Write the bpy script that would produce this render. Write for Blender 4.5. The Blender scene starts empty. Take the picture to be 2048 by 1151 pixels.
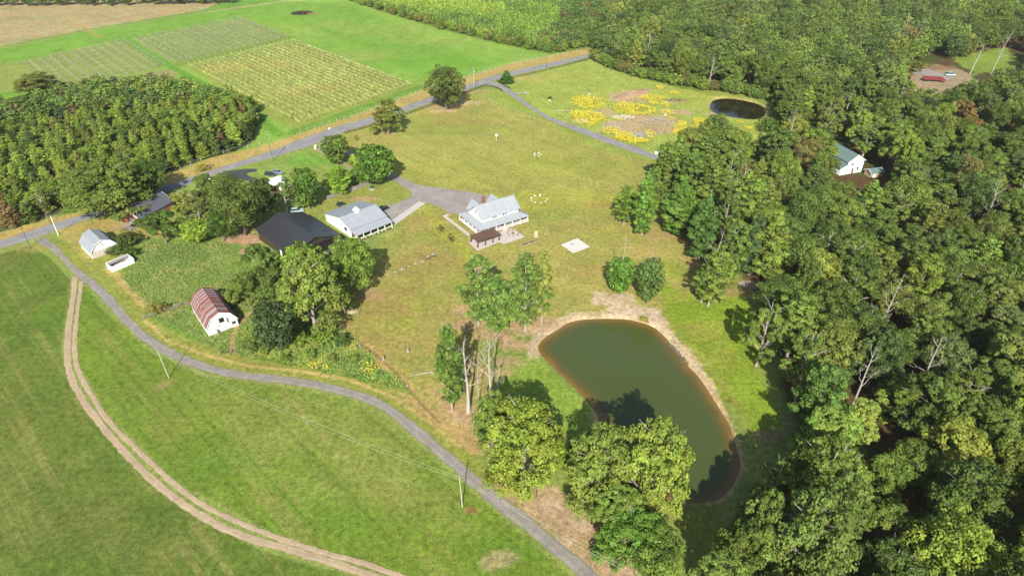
import bpy, bmesh, math, random
import numpy as np
from mathutils import Vector, Matrix
random.seed(7); RNG = np.random.default_rng(7)
sc = bpy.context.scene; COL = sc.collection
# ------------------------------------------------------------------ camera, sky, sun, exposure
PITCH, FPX, CAMH = 33.6, 1365.0, 120.0
SUN_EL, SH_DIR = 35.5, 3.3            # shadows fall 3.3 degrees clockwise from +Y
cd = bpy.data.cameras.new('camera'); cd.sensor_width = 36; cd.lens = 36*FPX/2048
cd.clip_start = 0.5; cd.clip_end = 6000
cam = bpy.data.objects.new('camera', cd); COL.objects.link(cam)
cam.location = (0, 0, CAMH); cam.rotation_euler = (math.radians(90-PITCH), 0, 0); sc.camera = cam
W = bpy.data.worlds.new('World'); sc.world = W; W.use_nodes = True
nt = W.node_tree; bg = nt.nodes['Background']
sky = nt.nodes.new('ShaderNodeTexSky'); sky.sky_type = 'NISHITA'; sky.sun_disc = False
sky.sun_elevation = math.radians(SUN_EL); sky.sun_rotation = math.radians(180+SH_DIR)
sky.air_density = 1.0; sky.dust_density = 1.0
nt.links.new(sky.outputs[0], bg.inputs[0]); bg.inputs[1].default_value = 0.10
sl = bpy.data.lights.new('sun', 'SUN'); sl.energy = 4.7; sl.angle = math.radians(0.5); sl.color = (1, .955, .86)
so = bpy.data.objects.new('sun', sl); COL.objects.link(so)
_a = math.radians(SH_DIR); _e = math.radians(SUN_EL)
so.rotation_euler = Vector((-math.sin(_a)*math.cos(_e), -math.cos(_a)*math.cos(_e), math.sin(_e))).to_track_quat('Z', 'Y').to_euler()
so.location = (0, 0, 200)
sc.view_settings.view_transform = 'Standard'; sc.view_settings.look = 'None'
sc.view_settings.exposure = 0.95; sc.view_settings.gamma = 1.0
# ------------------------------------------------------------------ helpers
CP, SP = math.cos(math.radians(PITCH)), math.sin(math.radians(PITCH))
def G(x, y, z=0.0):
    u = (x-1024)/FPX; v = (y-575.5)/FPX; t = (CAMH-z)/(SP+v*CP)
    return (u*t, t*(CP-v*SP))
def GP(pts, z=0.0): return [G(x, y, z) for x, y in pts]
def PX(X, Y, Z=0):
    d = Y*CP+(CAMH-Z)*SP; up = Y*SP-(CAMH-Z)*CP
    return (1024+FPX*X/d, 575.5-FPX*up/d)
def PPM(X, Y, Z=0): return FPX/(Y*CP+(CAMH-Z)*SP)
KALB = 1.9
def lin(c):
    c = c/255.0
    return c/12.92 if c <= .04045 else ((c+.055)/1.055)**2.4
def alb(r, g, b, k=KALB): return np.array([lin(r)/k, lin(g)/k, lin(b)/k])
_O1 = ['first','second','third','fourth','fifth','sixth','seventh','eighth','ninth','tenth','eleventh','twelfth','thirteenth','fourteenth','fifteenth','sixteenth','seventeenth','eighteenth','nineteenth','twentieth']
def ordinal(n):
    if n <= 20: return _O1[n-1]
    t, u_ = divmod(n, 10); w = {2: 'twent', 3: 'thirt', 4: 'fort', 5: 'fift', 6: 'sixt'}[t]
    return w+'ieth' if u_ == 0 else w+'y-'+_O1[u_-1]
def tag(o, label=None, cat=None, group=None, kind=None):
    if label: o['label'] = label
    if cat: o['category'] = cat
    if group: o['group'] = group
    if kind: o['kind'] = kind
    return o
def thing(name, label, cat, loc=(0, 0, 0), rz=0.0, group=None):
    o = bpy.data.objects.new(name, None); o.empty_display_size = .5; COL.objects.link(o)
    o.location = loc; o.rotation_euler = (0, 0, rz)
    return tag(o, label, cat, group)
def mesh_obj(name, V, F, mat=None, parent=None, smooth=False, mats=None, midx=None):
    me = bpy.data.meshes.new(name); me.from_pydata([tuple(v) for v in V], [], F)
    if mats:
        for m in mats: me.materials.append(m)
        me.polygons.foreach_set('material_index', midx)
    elif mat: me.materials.append(mat)
    if smooth: me.polygons.foreach_set('use_smooth', [True]*len(me.polygons))
    me.update(); o = bpy.data.objects.new(name, me); COL.objects.link(o)
    if parent: o.parent = parent
    return o
def np_mesh(name, V, Q, mat, smooth=False, attrs=None):
    """V (n,3), Q (m,k) constant k polygons"""
    me = bpy.data.meshes.new(name); n, (m, k) = len(V), Q.shape
    me.vertices.add(n); me.vertices.foreach_set('co', np.ascontiguousarray(V, dtype=np.float32).ravel())
    me.loops.add(m*k); me.loops.foreach_set('vertex_index', np.ascontiguousarray(Q, dtype=np.int32).ravel())
    me.polygons.add(m); me.polygons.foreach_set('loop_start', np.arange(0, m*k, k, dtype=np.int32))
    me.polygons.foreach_set('loop_total', np.full(m, k, dtype=np.int32))
    if smooth: me.polygons.foreach_set('use_smooth', np.ones(m, dtype=bool))
    me.update(calc_edges=True)
    for an, (typ, dat) in (attrs or {}).items():
        a = me.attributes.new(an, typ, 'POINT')
        a.data.foreach_set('color' if 'COLOR' in typ else 'value', np.ascontiguousarray(dat, dtype=np.float32).ravel())
    if mat: me.materials.append(mat)
    return me
def link(name, me, parent=None):
    o = bpy.data.objects.new(name, me); COL.objects.link(o)
    if parent: o.parent = parent
    return o
def dup(root, loc, rz, scale=None, label=None, group=None, color=None):
    r = root.copy(); COL.objects.link(r); r.location = loc; r.rotation_euler = (0, 0, rz)
    if scale is not None: r.scale = scale
    if label: r['label'] = label
    if group: r['group'] = group
    for ch in root.children:
        c = ch.copy(); COL.objects.link(c); c.parent = r
        if color is not None and ch.get('tint'): c.color = color
        for g in ch.children:
            d = g.copy(); COL.objects.link(d); d.parent = c
    return r
class MB:
    def __init__(s): s.V = []; s.F = []; s.M = []
    def face(s, pts, m=0):
        i = len(s.V); s.V += [tuple(p) for p in pts]; s.F.append(list(range(i, i+len(pts)))); s.M.append(m)
    def box(s, x0, x1, y0, y1, z0, z1, m=0):
        i = len(s.V)
        s.V += [(x0,y0,z0),(x1,y0,z0),(x1,y1,z0),(x0,y1,z0),(x0,y0,z1),(x1,y0,z1),(x1,y1,z1),(x0,y1,z1)]
        for f in ((0,3,2,1),(4,5,6,7),(0,1,5,4),(1,2,6,5),(2,3,7,6),(3,0,4,7)):
            s.F.append([i+k for k in f]); s.M.append(m)
    def slab(s, pts, t=.12, m=0):
        """quad/tri roof plane with thickness t downward"""
        n = len(pts); i = len(s.V); s.V += [tuple(p) for p in pts]+[(p[0], p[1], p[2]-t) for p in pts]
        s.F.append([i+k for k in range(n)]); s.F.append([i+n+k for k in reversed(range(n))]); s.M += [m, m]
        for k in range(n):
            s.F.append([i+k, i+n+k, i+n+(k+1) % n, i+(k+1) % n]); s.M.append(m)
    def tube(s, pts, rads, n=6, m=0, cap=True):
        pts = [Vector(p) for p in pts]; rings = []
        for k, p in enumerate(pts):
            d = (pts[min(k+1, len(pts)-1)]-pts[max(k-1, 0)])
            if d.length < 1e-6: d = Vector((0, 0, 1))
            d.normalize(); a = d.cross(Vector((0, 0, 1)) if abs(d.z) < .9 else Vector((1, 0, 0))).normalized(); b = d.cross(a)
            i = len(s.V)
            for j in range(n):
                th = 2*math.pi*j/n; s.V.append(tuple(p+(a*math.cos(th)+b*math.sin(th))*rads[k]))
            rings.append(i)
        for r0, r1 in zip(rings, rings[1:]):
            for j in range(n):
                s.F.append([r0+j, r0+(j+1) % n, r1+(j+1) % n, r1+j]); s.M.append(m)
        if cap:
            s.F.append([rings[0]+j for j in reversed(range(n))]); s.F.append([rings[-1]+j for j in range(n)]); s.M += [m, m]
    def prism(s, poly, y0, y1, m=0):
        """poly in (x,z) extruded along y"""
        n = len(poly); i = len(s.V); s.V += [(x, y0, z) for x, z in poly]+[(x, y1, z) for x, z in poly]
        s.F.append([i+k for k in range(n)]); s.F.append([i+n+k for k in reversed(range(n))]); s.M += [m, m]
        for k in range(n):
            s.F.append([i+k, i+n+k, i+n+(k+1) % n, i+(k+1) % n]); s.M.append(m)
    def build(s, name, mats, parent=None, smooth=False):
        if not isinstance(mats, (list, tuple)): mats = [mats]
        o = mesh_obj(name, s.V, s.F, None, parent, smooth, mats, s.M)
        bm = bmesh.new(); bm.from_mesh(o.data); bmesh.ops.recalc_face_normals(bm, faces=bm.faces); bm.to_mesh(o.data); bm.free()
        return o
# ------------------------------------------------------------------ numpy noise
def _h(ix, iy, s):
    n = (ix.astype(np.int64)*374761393+iy.astype(np.int64)*668265263+s*1442695041) & 0xffffffff
    n = ((n ^ (n >> 13))*1274126177) & 0xffffffff
    return ((n ^ (n >> 16)) & 0xffff)/65535.0
def vn(x, y, s=0):
    ix = np.floor(x); iy = np.floor(y); fx = x-ix; fy = y-iy; fx = fx*fx*(3-2*fx); fy = fy*fy*(3-2*fy)
    a, b, c, d = _h(ix, iy, s), _h(ix+1, iy, s), _h(ix, iy+1, s), _h(ix+1, iy+1, s)
    return (a*(1-fx)+b*fx)*(1-fy)+(c*(1-fx)+d*fx)*fy
def fbm(x, y, s=0, o=4):
    r = 0; a = .5; t = 0
    for k in range(o): r = r+a*vn(x*2**k, y*2**k, s+k*17); t += a; a *= .5
    return r/t
def sstep(x): x = np.clip(x, 0, 1); return x*x*(3-2*x)
def seg_dist(X, Y, pts, closed=False):
    D = np.full(X.shape, 1e9); n = len(pts)
    for k in range(n if closed else n-1):
        ax, ay = pts[k]; bx, by = pts[(k+1) % n]; dx, dy = bx-ax, by-ay; L = dx*dx+dy*dy+1e-9
        t = np.clip(((X-ax)*dx+(Y-ay)*dy)/L, 0, 1); D = np.minimum(D, np.hypot(X-ax-t*dx, Y-ay-t*dy))
    return D
def inside(X, Y, pts):
    r = np.zeros(X.shape, bool); n = len(pts)
    for k in range(n):
        ax, ay = pts[k]; bx, by = pts[(k+1) % n]
        if ay == by: continue
        c = ((ay > Y) != (by > Y)) & (X < (bx-ax)*(Y-ay)/(by-ay)+ax); r ^= c
    return r
def sdf(X, Y, pts):
    d = seg_dist(X, Y, pts, True); return np.where(inside(X, Y, pts), d, -d)
def inpoly(x, y, pts): return bool(inside(np.array([x]), np.array([y]), pts)[0])
# ------------------------------------------------------------------ materials
def newmat(name):
    m = bpy.data.materials.new(name); m.use_nodes = True; t = m.node_tree
    return m, t, t.nodes['Principled BSDF'], t.nodes, t.links
def N(t, typ, **kw):
    n = t.nodes.new(typ)
    for k, v in kw.items():
        if hasattr(n, k): setattr(n, k, v)
        else: n.inputs[k].default_value = v
    return n
def math_n(t, op, a, b):
    n = t.nodes.new('ShaderNodeMath'); n.operation = op
    for i, v in enumerate((a, b)):
        if isinstance(v, (int, float)): n.inputs[i].default_value = v
        else: t.links.new(v, n.inputs[i])
    return n.outputs[0]
def ramp01(t, src, lo, hi, a, b):
    n = t.nodes.new('ShaderNodeMapRange'); n.inputs[1].default_value = lo; n.inputs[2].default_value = hi
    n.inputs[3].default_value = a; n.inputs[4].default_value = b; t.links.new(src, n.inputs[0]); return n.outputs[0]
def noise(t, vec, scale, detail=3, rough=.55):
    n = t.nodes.new('ShaderNodeTexNoise'); n.inputs['Scale'].default_value = scale
    n.inputs['Detail'].default_value = detail; n.inputs['Roughness'].default_value = rough
    if vec is not None: t.links.new(vec, n.inputs['Vector'])
    return n.outputs['Fac']
def mixc(t, fac, a, b, mode='MIX'):
    n = t.nodes.new('ShaderNodeMix'); n.data_type = 'RGBA'; n.blend_type = mode
    if isinstance(fac, (int, float)): n.inputs[0].default_value = fac
    else: t.links.new(fac, n.inputs[0])
    for i, v in ((6, a), (7, b)):
        if hasattr(v, 'links'): t.links.new(v, n.inputs[i])
        else: n.inputs[i].default_value = (*[float(q) for q in v[:3]], 1)
    return n.outputs[2]
def vscale(t, col, f):
    n = t.nodes.new('ShaderNodeVectorMath'); n.operation = 'SCALE'; t.links.new(col, n.inputs[0])
    if isinstance(f, (int, float)): n.inputs[3].default_value = f
    else: t.links.new(f, n.inputs[3])
    return n.outputs[0]
def bump(t, b, h, strength=.4, dist=.1):
    n = t.nodes.new('ShaderNodeBump'); n.inputs['Strength'].default_value = strength; n.inputs['Distance'].default_value = dist
    t.links.new(h, n.inputs['Height']); t.links.new(n.outputs[0], b.inputs['Normal'])
def mat_plain(name, c1, c2=None, scale=3.0, rough=.8, metal=0.0, bumpd=0.0, spec=.3, stretch=None):
    """two-tone noisy surface in object space"""
    m, t, b, n, l = newmat(name)
    tc = N(t, 'ShaderNodeTexCoord'); vec = tc.outputs['Object']
    if stretch:
        mp = N(t, 'ShaderNodeMapping'); mp.inputs['Scale'].default_value = stretch; l.new(vec, mp.inputs[0]); vec = mp.outputs[0]
    f = noise(t, vec, scale, 4, .65)
    f2 = ramp01(t, f, .3, .7, 0, 1)
    c2 = c2 if c2 is not None else [x*.75 for x in c1]
    l.new(mixc(t, f2, c1, c2), b.inputs['Base Color'])
    b.inputs['Roughness'].default_value = rough; b.inputs['Metallic'].default_value = metal
    b.inputs['Specular IOR Level'].default_value = spec
    if bumpd: bump(t, b, f, .5, bumpd)
    return m
def mat_seam(name, c1, c2, axis=0, period=.5, rough=.45, rust=None, spec=.4, metal=0.0):
    """ribbed sheet or boards: ribs repeat along one object axis, panels vary in tone"""
    m, t, b, n, l = newmat(name)
    tc = N(t, 'ShaderNodeTexCoord'); sep = N(t, 'ShaderNodeSeparateXYZ'); l.new(tc.outputs['Object'], sep.inputs[0])
    s = sep.outputs[axis]
    q = math_n(t, 'DIVIDE', s, period); fr = math_n(t, 'FRACT', q, 0); fl = math_n(t, 'FLOOR', q, 0)
    wn = N(t, 'ShaderNodeTexWhiteNoise', noise_dimensions='1D'); l.new(fl, wn.inputs['W'])
    nz = noise(t, tc.outputs['Object'], .8, 5, .7)
    rib = math_n(t, 'LESS_THAN', fr, .1)
    if rust is not None:
        v = math_n(t, 'ADD', math_n(t, 'MULTIPLY', wn.outputs['Value'], .75), math_n(t, 'MULTIPLY', nz, .5))
        f = ramp01(t, v, .68, .84, 0, 1)
        nz2 = noise(t, tc.outputs['Object'], 2.5, 4, .7)
        c = mixc(t, f, rust[0], c1); c = mixc(t, ramp01(t, nz2, .45, .65, 0, .5), c, rust[1])
    else:
        c = mixc(t, ramp01(t, nz, .3, .7, 0, 1), c1, c2); c = vscale(t, c, ramp01(t, wn.outputs['Value'], 0, 1, .93, 1.04))
    c = mixc(t, math_n(t, 'MULTIPLY', rib, .35), c, [x*.6 for x in c1])
    l.new(c, b.inputs['Base Color']); b.inputs['Roughness'].default_value = rough
    b.inputs['Specular IOR Level'].default_value = spec; b.inputs['Metallic'].default_value = metal
    bump(t, b, rib, .5, .03)
    return m
M = {}
M['white_wall'] = mat_seam('white_boards', [.78,.78,.76], [.66,.66,.63], 2, .2, .6)
M['white_paint'] = mat_plain('white_paint', [.8,.8,.78], [.7,.7,.67], 1.5, .5)
M['grey_roof'] = mat_seam('grey_metal_roof', [.29,.305,.325], [.25,.265,.285], 0, .45, .55)
M['grey_roof_old'] = mat_seam('old_grey_metal_roof', [.27,.29,.30], [.20,.22,.23], 1, .6, .6)
M['black_roof'] = mat_seam('black_metal_roof', [.024,.024,.027], [.036,.036,.040], 1, .9, .42, spec=.45)
M['dark_wall'] = mat_seam('dark_brown_metal_wall', [.032,.026,.019], [.042,.034,.025], 1, .3, .6)
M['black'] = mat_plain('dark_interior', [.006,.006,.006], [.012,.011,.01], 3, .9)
M['rust_roof'] = mat_seam('rusty_metal_roof', [.25,.22,.23], [.3,.3,.3], 1, .75, .8, rust=([.17,.050,.034], [.24,.10,.075]))
M['dark_shingle'] = mat_plain('dark_grey_shingles', [.085,.088,.1], [.065,.068,.078], 6, .9)
M['pale_roof'] = mat_plain('pale_coated_roof', [.7,.71,.72], [.55,.56,.57], 2, .5)
M['brick'] = mat_plain('red_brick', [.26,.10,.07], [.18,.07,.05], 8, .9)
M['green_roof'] = mat_seam('green_metal_roof', [.095,.15,.135], [.12,.18,.16], 1, .5, .5)
M['glass'] = mat_plain('window_glass', [.02,.025,.03], [.03,.035,.04], 1, .12, spec=.6)
M['concrete'] = mat_plain('pale_concrete', [.44,.39,.34], [.36,.32,.28], .7, .9)
M['pad'] = mat_plain('white_concrete_pad', [.52,.48,.42], [.46,.43,.37], .6, .9)
M['wood_brown'] = mat_plain('brown_stained_wood', [.13,.075,.055], [.09,.05,.038], 3, .8)
M['wood_pale'] = mat_plain('pale_bare_wood', [.38,.30,.19], [.28,.21,.13], 4, .8)
M['wood_grey'] = mat_plain('weathered_grey_wood', [.25,.22,.19], [.17,.145,.125], 4, .9, stretch=(1, 1, .2))
M['pole_grey'] = mat_plain('pale_weathered_pole', [.42,.40,.33], [.32,.30,.25], 2, .9)
M['pole_dark'] = mat_plain('dark_treated_pole', [.13,.10,.08], [.09,.07,.055], 2, .9)
M['metal'] = mat_plain('galvanised_metal', [.4,.41,.42], [.32,.33,.34], 2, .4, metal=.3)
M['wire'] = mat_plain('pale_cable', [.40,.42,.36], [.36,.38,.33], 1, .6)
M['board_black'] = mat_plain('dark_board_fence', [.035,.03,.025], [.06,.05,.04], 2, .9)
M['bark'] = mat_plain('grey_brown_bark', [.20,.16,.12], [.12,.095,.07], 2.5, .95, bumpd=.05, stretch=(1, 1, .25))
M['bark_pale'] = mat_plain('pale_grey_bark', [.33,.29,.24], [.22,.19,.155], 2.5, .95, bumpd=.05, stretch=(1, 1, .25))
M['deadwood'] = mat_plain('bleached_dead_wood', [.40,.36,.31], [.27,.235,.20], 1.5, .95, stretch=(1, 1, .25))
M['stone'] = mat_plain('grey_stone', [.30,.29,.26], [.18,.17,.15], 3, .95, bumpd=.05)
M['stone_dark'] = mat_plain('dark_stone', [.12,.11,.09], [.07,.06,.05], 3, .95)
M['stone_pale'] = mat_plain('pale_stone', [.46,.42,.36], [.33,.29,.24], 3, .95, bumpd=.05)
M['tyre'] = mat_plain('tyre_rubber', [.02,.02,.02], [.03,.03,.03], 4, .9)
M['soil_dark'] = mat_plain('dark_soil', [.07,.05,.035], [.11,.08,.06], 2, 1, bumpd=.1)
M['mulch'] = mat_plain('brown_mulch', [.16,.085,.06], [.11,.065,.045], 5, 1)
def mat_paint(name, c):
    m = mat_plain(name, c, [x*.85 for x in c], .6, .25, spec=.5); m.node_tree.nodes['Principled BSDF'].inputs['Coat Weight'].default_value = .4
    return m
def mat_leaf(name, spread=.45):
    """leaf colour = object colour x clump tone, slightly translucent"""
    m, t, b, n, l = newmat(name); n.remove(b)
    oi = N(t, 'ShaderNodeObjectInfo'); at = N(t, 'ShaderNodeAttribute', attribute_name='tone')
    tc = N(t, 'ShaderNodeTexCoord')
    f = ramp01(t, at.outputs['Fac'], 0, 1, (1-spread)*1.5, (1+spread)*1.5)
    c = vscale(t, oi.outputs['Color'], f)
    hue = N(t, 'ShaderNodeHueSaturation'); l.new(c, hue.inputs['Color'])
    nz = noise(t, tc.outputs['Object'], .22, 2, .5)
    l.new(ramp01(t, nz, .3, .7, .478, .516), hue.inputs['Hue']); hue.inputs['Saturation'].default_value = 1.0
    d = N(t, 'ShaderNodeBsdfDiffuse'); tr = N(t, 'ShaderNodeBsdfTranslucent'); gl = N(t, 'ShaderNodeBsdfGlossy'); gl.inputs['Roughness'].default_value = .45
    gl.inputs['Color'].default_value = (.8, .8, .75, 1)
    l.new(hue.outputs[0], d.inputs[0])
    tcol = mixc(t, 1.0, hue.outputs[0], (1.1, 1.25, .5), 'MULTIPLY'); l.new(tcol, tr.inputs[0])
    mx = N(t, 'ShaderNodeMixShader'); mx.inputs[0].default_value = .22; l.new(d.outputs[0], mx.inputs[1]); l.new(tr.outputs[0], mx.inputs[2])
    m2 = N(t, 'ShaderNodeMixShader'); m2.inputs[0].default_value = .008; l.new(mx.outputs[0], m2.inputs[1]); l.new(gl.outputs[0], m2.inputs[2])
    l.new(m2.outputs[0], n['Material Output'].inputs[0])
    return m
M['leaf'] = mat_leaf('foliage')
def mat_leafcol(name):
    """foliage whose colour is stored per clump (mixed woods, weeds, flowers)"""
    m, t, b, n, l = newmat(name)
    at = N(t, 'ShaderNodeAttribute', attribute_name='col'); l.new(at.outputs['Color'], b.inputs['Base Color'])
    b.inputs['Roughness'].default_value = .7; b.inputs['Specular IOR Level'].default_value = .15
    return m
M['leafcol'] = mat_leafcol('mixed_foliage')
# ------------------------------------------------------------------ ground layout (traced on the ground plane)
LANE_L = GP([(68.6,480.6),(109,506),(137,534),(152,553),(168,562.5),(200,593),(228.5,628.6),(259,659),(287,684),(315,702),(355,722),(406,741.5),(470,757),(520,762),(576,768),(652,781),(716,799),(754,814),(779,829),(802,850),(813,862),(865,902),(916,948),(959,988.6),(1019,1040),(1054,1064),(1121.6,1121),(1190,1180),(1300,1290)])
LANE_R = GP([(92,474),(112,491),(132,511),(150,534),(193,562.5),(226,593),(254,626),(269,646),(300,669),(338,694.6),(381,715),(432,733),(482,741.6),(500,745),(551,749),(614,758),(678,771),(728.5,783.5),(774,806),(805,827),(838,850),(862,870),(900,905),(959,953),(1020,1002),(1040,1018),(1108,1075),(1162,1118),(1200,1151),(1260,1205),(1370,1310)])
ROAD_T = GP([(-120,502),(0,482),(76,455),(162,430),(193,421),(280,390),(381,354),(432,337),(520,310),(600,279),(678,251),(754,232),(820,209),(876,189),(932,170),(1000,147),(1091,128),(1175,109),(1215,98),(1300,78)])
ROAD_B = GP([(-120,520),(0,498),(51,483),(114,461.5),(188,435),(285,400),(388,366),(452,341),(520,323),(600,299),(645,284),(678,267),(754,245),(820,220),(876,200.6),(932,180),(1000,157),(1091,137),(1175,116),(1220,104),(1304,83)])
DRV_U = GP([(984,163),(999,168),(1018,177),(1040,193),(1051,203),(1084,226),(1127,244),(1190,264),(1249,287),(1274,294),(1300,304),(1339,324.5),(1400,340),(1480,352),(1600,368),(1700,372)])
DRV_L = GP([(952,172),(973,170),(990,172),(1007,181),(1020,191),(1038,202),(1076,228.5),(1122,251),(1178,272),(1223,290),(1254,299),(1305,318),(1338,331),(1395,348),(1475,360),(1600,377),(1700,381)])
RUT1 = GP([(150,553),(147,590),(138.5,640),(133,700),(139,750),(165,801),(195,840),(234,887),(281,938),(337,987.5),(398,1029),(459,1061),(520,1083.5),(581,1097),(662,1124),(740,1150),(820,1180),(900,1215)])
RUT2 = GP([(163,562),(158,600),(151,650),(148,700),(156,745),(186,795),(213,840),(255,880),(305,929),(355,974),(405,1010),(459,1036),(520,1061),(554,1075),(635,1101),(689,1115),(740,1130),(770,1141),(850,1170),(930,1205)])
POND = GP([(1073,691),(1078,683),(1090,670),(1108,660),(1122,651),(1128,646),(1145,639),(1170,635),(1210,633.5),(1255,635),(1276,640),(1295,645),(1312,653),(1325,664),(1338,678),(1352,698),(1366,712),(1376,728),(1395,745),(1412,768),(1432,800),(1448,826),(1462,846),(1468,868),(1478,900),(1486,930),(1474,960),(1456,985),(1436,999),(1412,1006),(1380,1004),(1350,998),(1300,985),(1252,955),(1222,915),(1205,870),(1192,820),(1165,790),(1140,765),(1120,748),(1100,726),(1080,708)])
POND2 = GP([(1420,214),(1424,200),(1440,195),(1465,195),(1495,200),(1520,207),(1532,216),(1530,230),(1510,237),(1475,233),(1445,228),(1428,222)])
VINE_A = GP([(368,130),(590,78),(838,172),(590,262)])
FOREST = GP([(1178,100),(1190,116),(1230,137),(1290,154),(1340,166),(1400,176),(1470,186),(1540,200),(1548,238),(1545,275),(1560,300),(1500,318),(1440,312),(1398,300),(1360,318),(1352,350),(1360,400),(1400,455),(1432,500),(1470,540),(1500,570),(1535,610),(1560,690),(1560,770),(1575,840),(1600,890),(1590,930),(1540,985),(1500,1030),(1470,1060),(1440,1151),(1420,1400),(3000,1400),(2600,300),(2300,-60),(1500,-60),(1300,-20),(1200,60)])
LEFTWOOD = GP([(-120,232),(0,224),(60,214),(110,196),(180,180),(290,172),(400,186),(450,200),(505,216),(520,246),(500,290),(440,312),(400,320),(330,350),(290,392),(200,412),(100,432),(60,447),(0,463),(-120,490)])
FARSHORE = [(p[0], p[1]) for p in POND]
def _sm(p, it=3):
    for _ in range(it):
        r = []
        for k in range(len(p)):
            a, b = p[k], p[(k+1) % len(p)]; r += [(.75*a[0]+.25*b[0], .75*a[1]+.25*b[1]), (.25*a[0]+.75*b[0], .25*a[1]+.75*b[1])]
        p = r
    return p
POND = _sm(POND, 2); POND2 = _sm(POND2, 2)
# ------------------------------------------------------------------ ground sheet
nr, ncol = 760, 1060
ys = 575.5+np.linspace(-585, 640, nr)                      # rows spread so that near grass gets the finer cells
v = (ys-575.5)/FPX; t_ = CAMH/(SP+v*CP); Yr = t_*(CP-v*SP)
u = np.linspace(-1.02, 1.02, ncol)
Xg = (u[None, :]*(Yr*CP+CAMH*SP)[:, None]*.82); Yg = np.repeat(Yr[:, None], ncol, 1)
X = Xg.ravel(); Y = Yg.ravel()
C = np.tile(alb(152, 168, 82), (len(X), 1)); R = np.full(len(X), .25)
big = fbm(X/28, Y/28, 3); mid = fbm(X/5, Y/5, 9); fine = fbm(X/1.1, Y/1.1, 21, 3)
def paint(poly, col, feather=2.0, amt=1.0, jit=1.5, rough=None, world=False, mod=None):
    global C, R
    p = poly if world else GP(poly)
    xs = [q[0] for q in p]; yy = [q[1] for q in p]; e = feather+jit*2+2
    k = np.where((X > min(xs)-e) & (X < max(xs)+e) & (Y > min(yy)-e) & (Y < max(yy)+e))[0]
    if not len(k): return
    d = sdf(X[k], Y[k], p)+(mid[k]-.5)*jit*3+(fine[k]-.5)*jit
    w = sstep(d/feather+.5)*amt
    if mod is not None: w = w*mod[k]
    C[k] = C[k]*(1-w[:, None])+np.asarray(col)[None]*w[:, None]
    if rough is not None: R[k] = R[k]*(1-w)+rough*w
def stroke(pts, col, width, feather=.5, amt=1.0, jit=.4, world=False):
    global C
    p = pts if world else GP(pts); xs = [q[0] for q in p]; yy = [q[1] for q in p]; e = width+feather+3
    k = np.where((X > min(xs)-e) & (X < max(xs)+e) & (Y > min(yy)-e) & (Y < max(yy)+e))[0]
    if not len(k): return
    d = width/2-seg_dist(X[k], Y[k], p)+(fine[k]-.5)*jit*2+(mid[k]-.5)*jit*2
    w = sstep(d/feather+.5)*amt; C[k] = C[k]*(1-w[:, None])+np.asarray(col)[None]*w[:, None]
def blob(x, y, rx, ry, col, amt=1.0, jit=.8, feather=1.5, rough=None):
    """patch centred at a ground point, radii in metres"""
    cx, cy = G(x, y); p = [(cx+rx*math.cos(a), cy+ry*math.sin(a)) for a in np.linspace(0, 2*math.pi, 14)[:-1]]
    paint(p, col, feather, amt, jit, rough, True)
def streak(ang, wid, ln, s):
    c, q = math.cos(ang), math.sin(ang); a = X*c+Y*q; b = -X*q+Y*c
    return vn(b/wid, a/ln, s)*.65+vn(b/(wid*.37), a/(ln*.6), s+5)*.35
def ang_px(a, b):
    p, q = G(*a), G(*b); return math.atan2(q[1]-p[1], q[0]-p[0])
def tintmask(mask, col, amt):
    global C
    w = (mask*amt)[:, None]; C = C*(1-w)+np.asarray(col)[None]*w
GREEN, DRY, SAND, SOIL = alb(118,155,60), alb(200,172,108), alb(222,192,152), alb(186,142,108)
# beyond the road
paint([(-300,-30),(1500,-30),(1180,95),(870,182),(560,290),(-300,560)], alb(150,186,78), 1, 1, .3, .35)
paint([(-300,-20),(200,-20),(600,-20),(560,2),(415,24),(180,62),(0,98),(-300,160)], alb(124,170,66), 3, 1, 1)
paint([(560,4),(415,24),(180,62),(0,98),(-300,160),(-300,260),(60,200),(230,100),(490,36),(640,60),(900,178),(980,130),(700,10)], alb(130,176,64), 6, .75, 2)
paint([(-300,-30),(490,-30),(440,6),(405,20),(180,58),(0,93),(-300,150)], alb(196,178,124), 1.5, 1, .6, .6)
stroke([(150,45),(200,75)], alb(196,170,96), 5, 3, .5); stroke([(560,3),(415,23),(180,61),(0,97)], alb(196,168,120), 2, 1, .8)
stroke([(700,-10),(560,4),(415,24)], alb(205,180,140), 3, 1, .8)
for q in ((620,50,40,14),(760,60,30,22),(860,80,30,14),(700,110,30,18)): blob(q[0], q[1], q[2], q[3], alb(178,186,92), .35, 4, 14)
for q in ((650,95,45,14),(820,130,35,14),(560,45,30,16),(930,120,25,16)): blob(q[0], q[1], q[2], q[3], alb(120,176,55), .4, 4, 14)
paint([(368,130),(590,78),(838,172),(590,262)], alb(162,174,80), 2, 1, .8, .5, world=False)
paint([(265,76),(490,36),(590,76),(352,130)], alb(150,170,80), 2, 1, .8, .5)
paint([(-60,140),(90,112),(248,76),(334,134),(200,162),(-60,190)], alb(158,172,84), 2, 1, .8, .5)
blob(450,135,14,10,alb(205,178,95),.5,3,8); blob(560,130,20,12,alb(205,178,95),.45,3,8); blob(620,180,14,12,alb(200,165,90),.45,3,8); blob(680,170,12,8,alb(200,165,90),.4,3,8)
stroke([(248,78),(345,135),(480,210),(560,270)], alb(112,165,52), 5, 2, .9); stroke([(345,133),(590,74)], alb(128,160,60), 5, 2, .8)
stroke([(590,264),(838,176),(870,172)], alb(120,160,58), 8, 2, .8)
paint([(200,165),(330,138),(360,145),(330,170),(240,180)], alb(176,150,105), 3, .7, 1.5)
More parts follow.
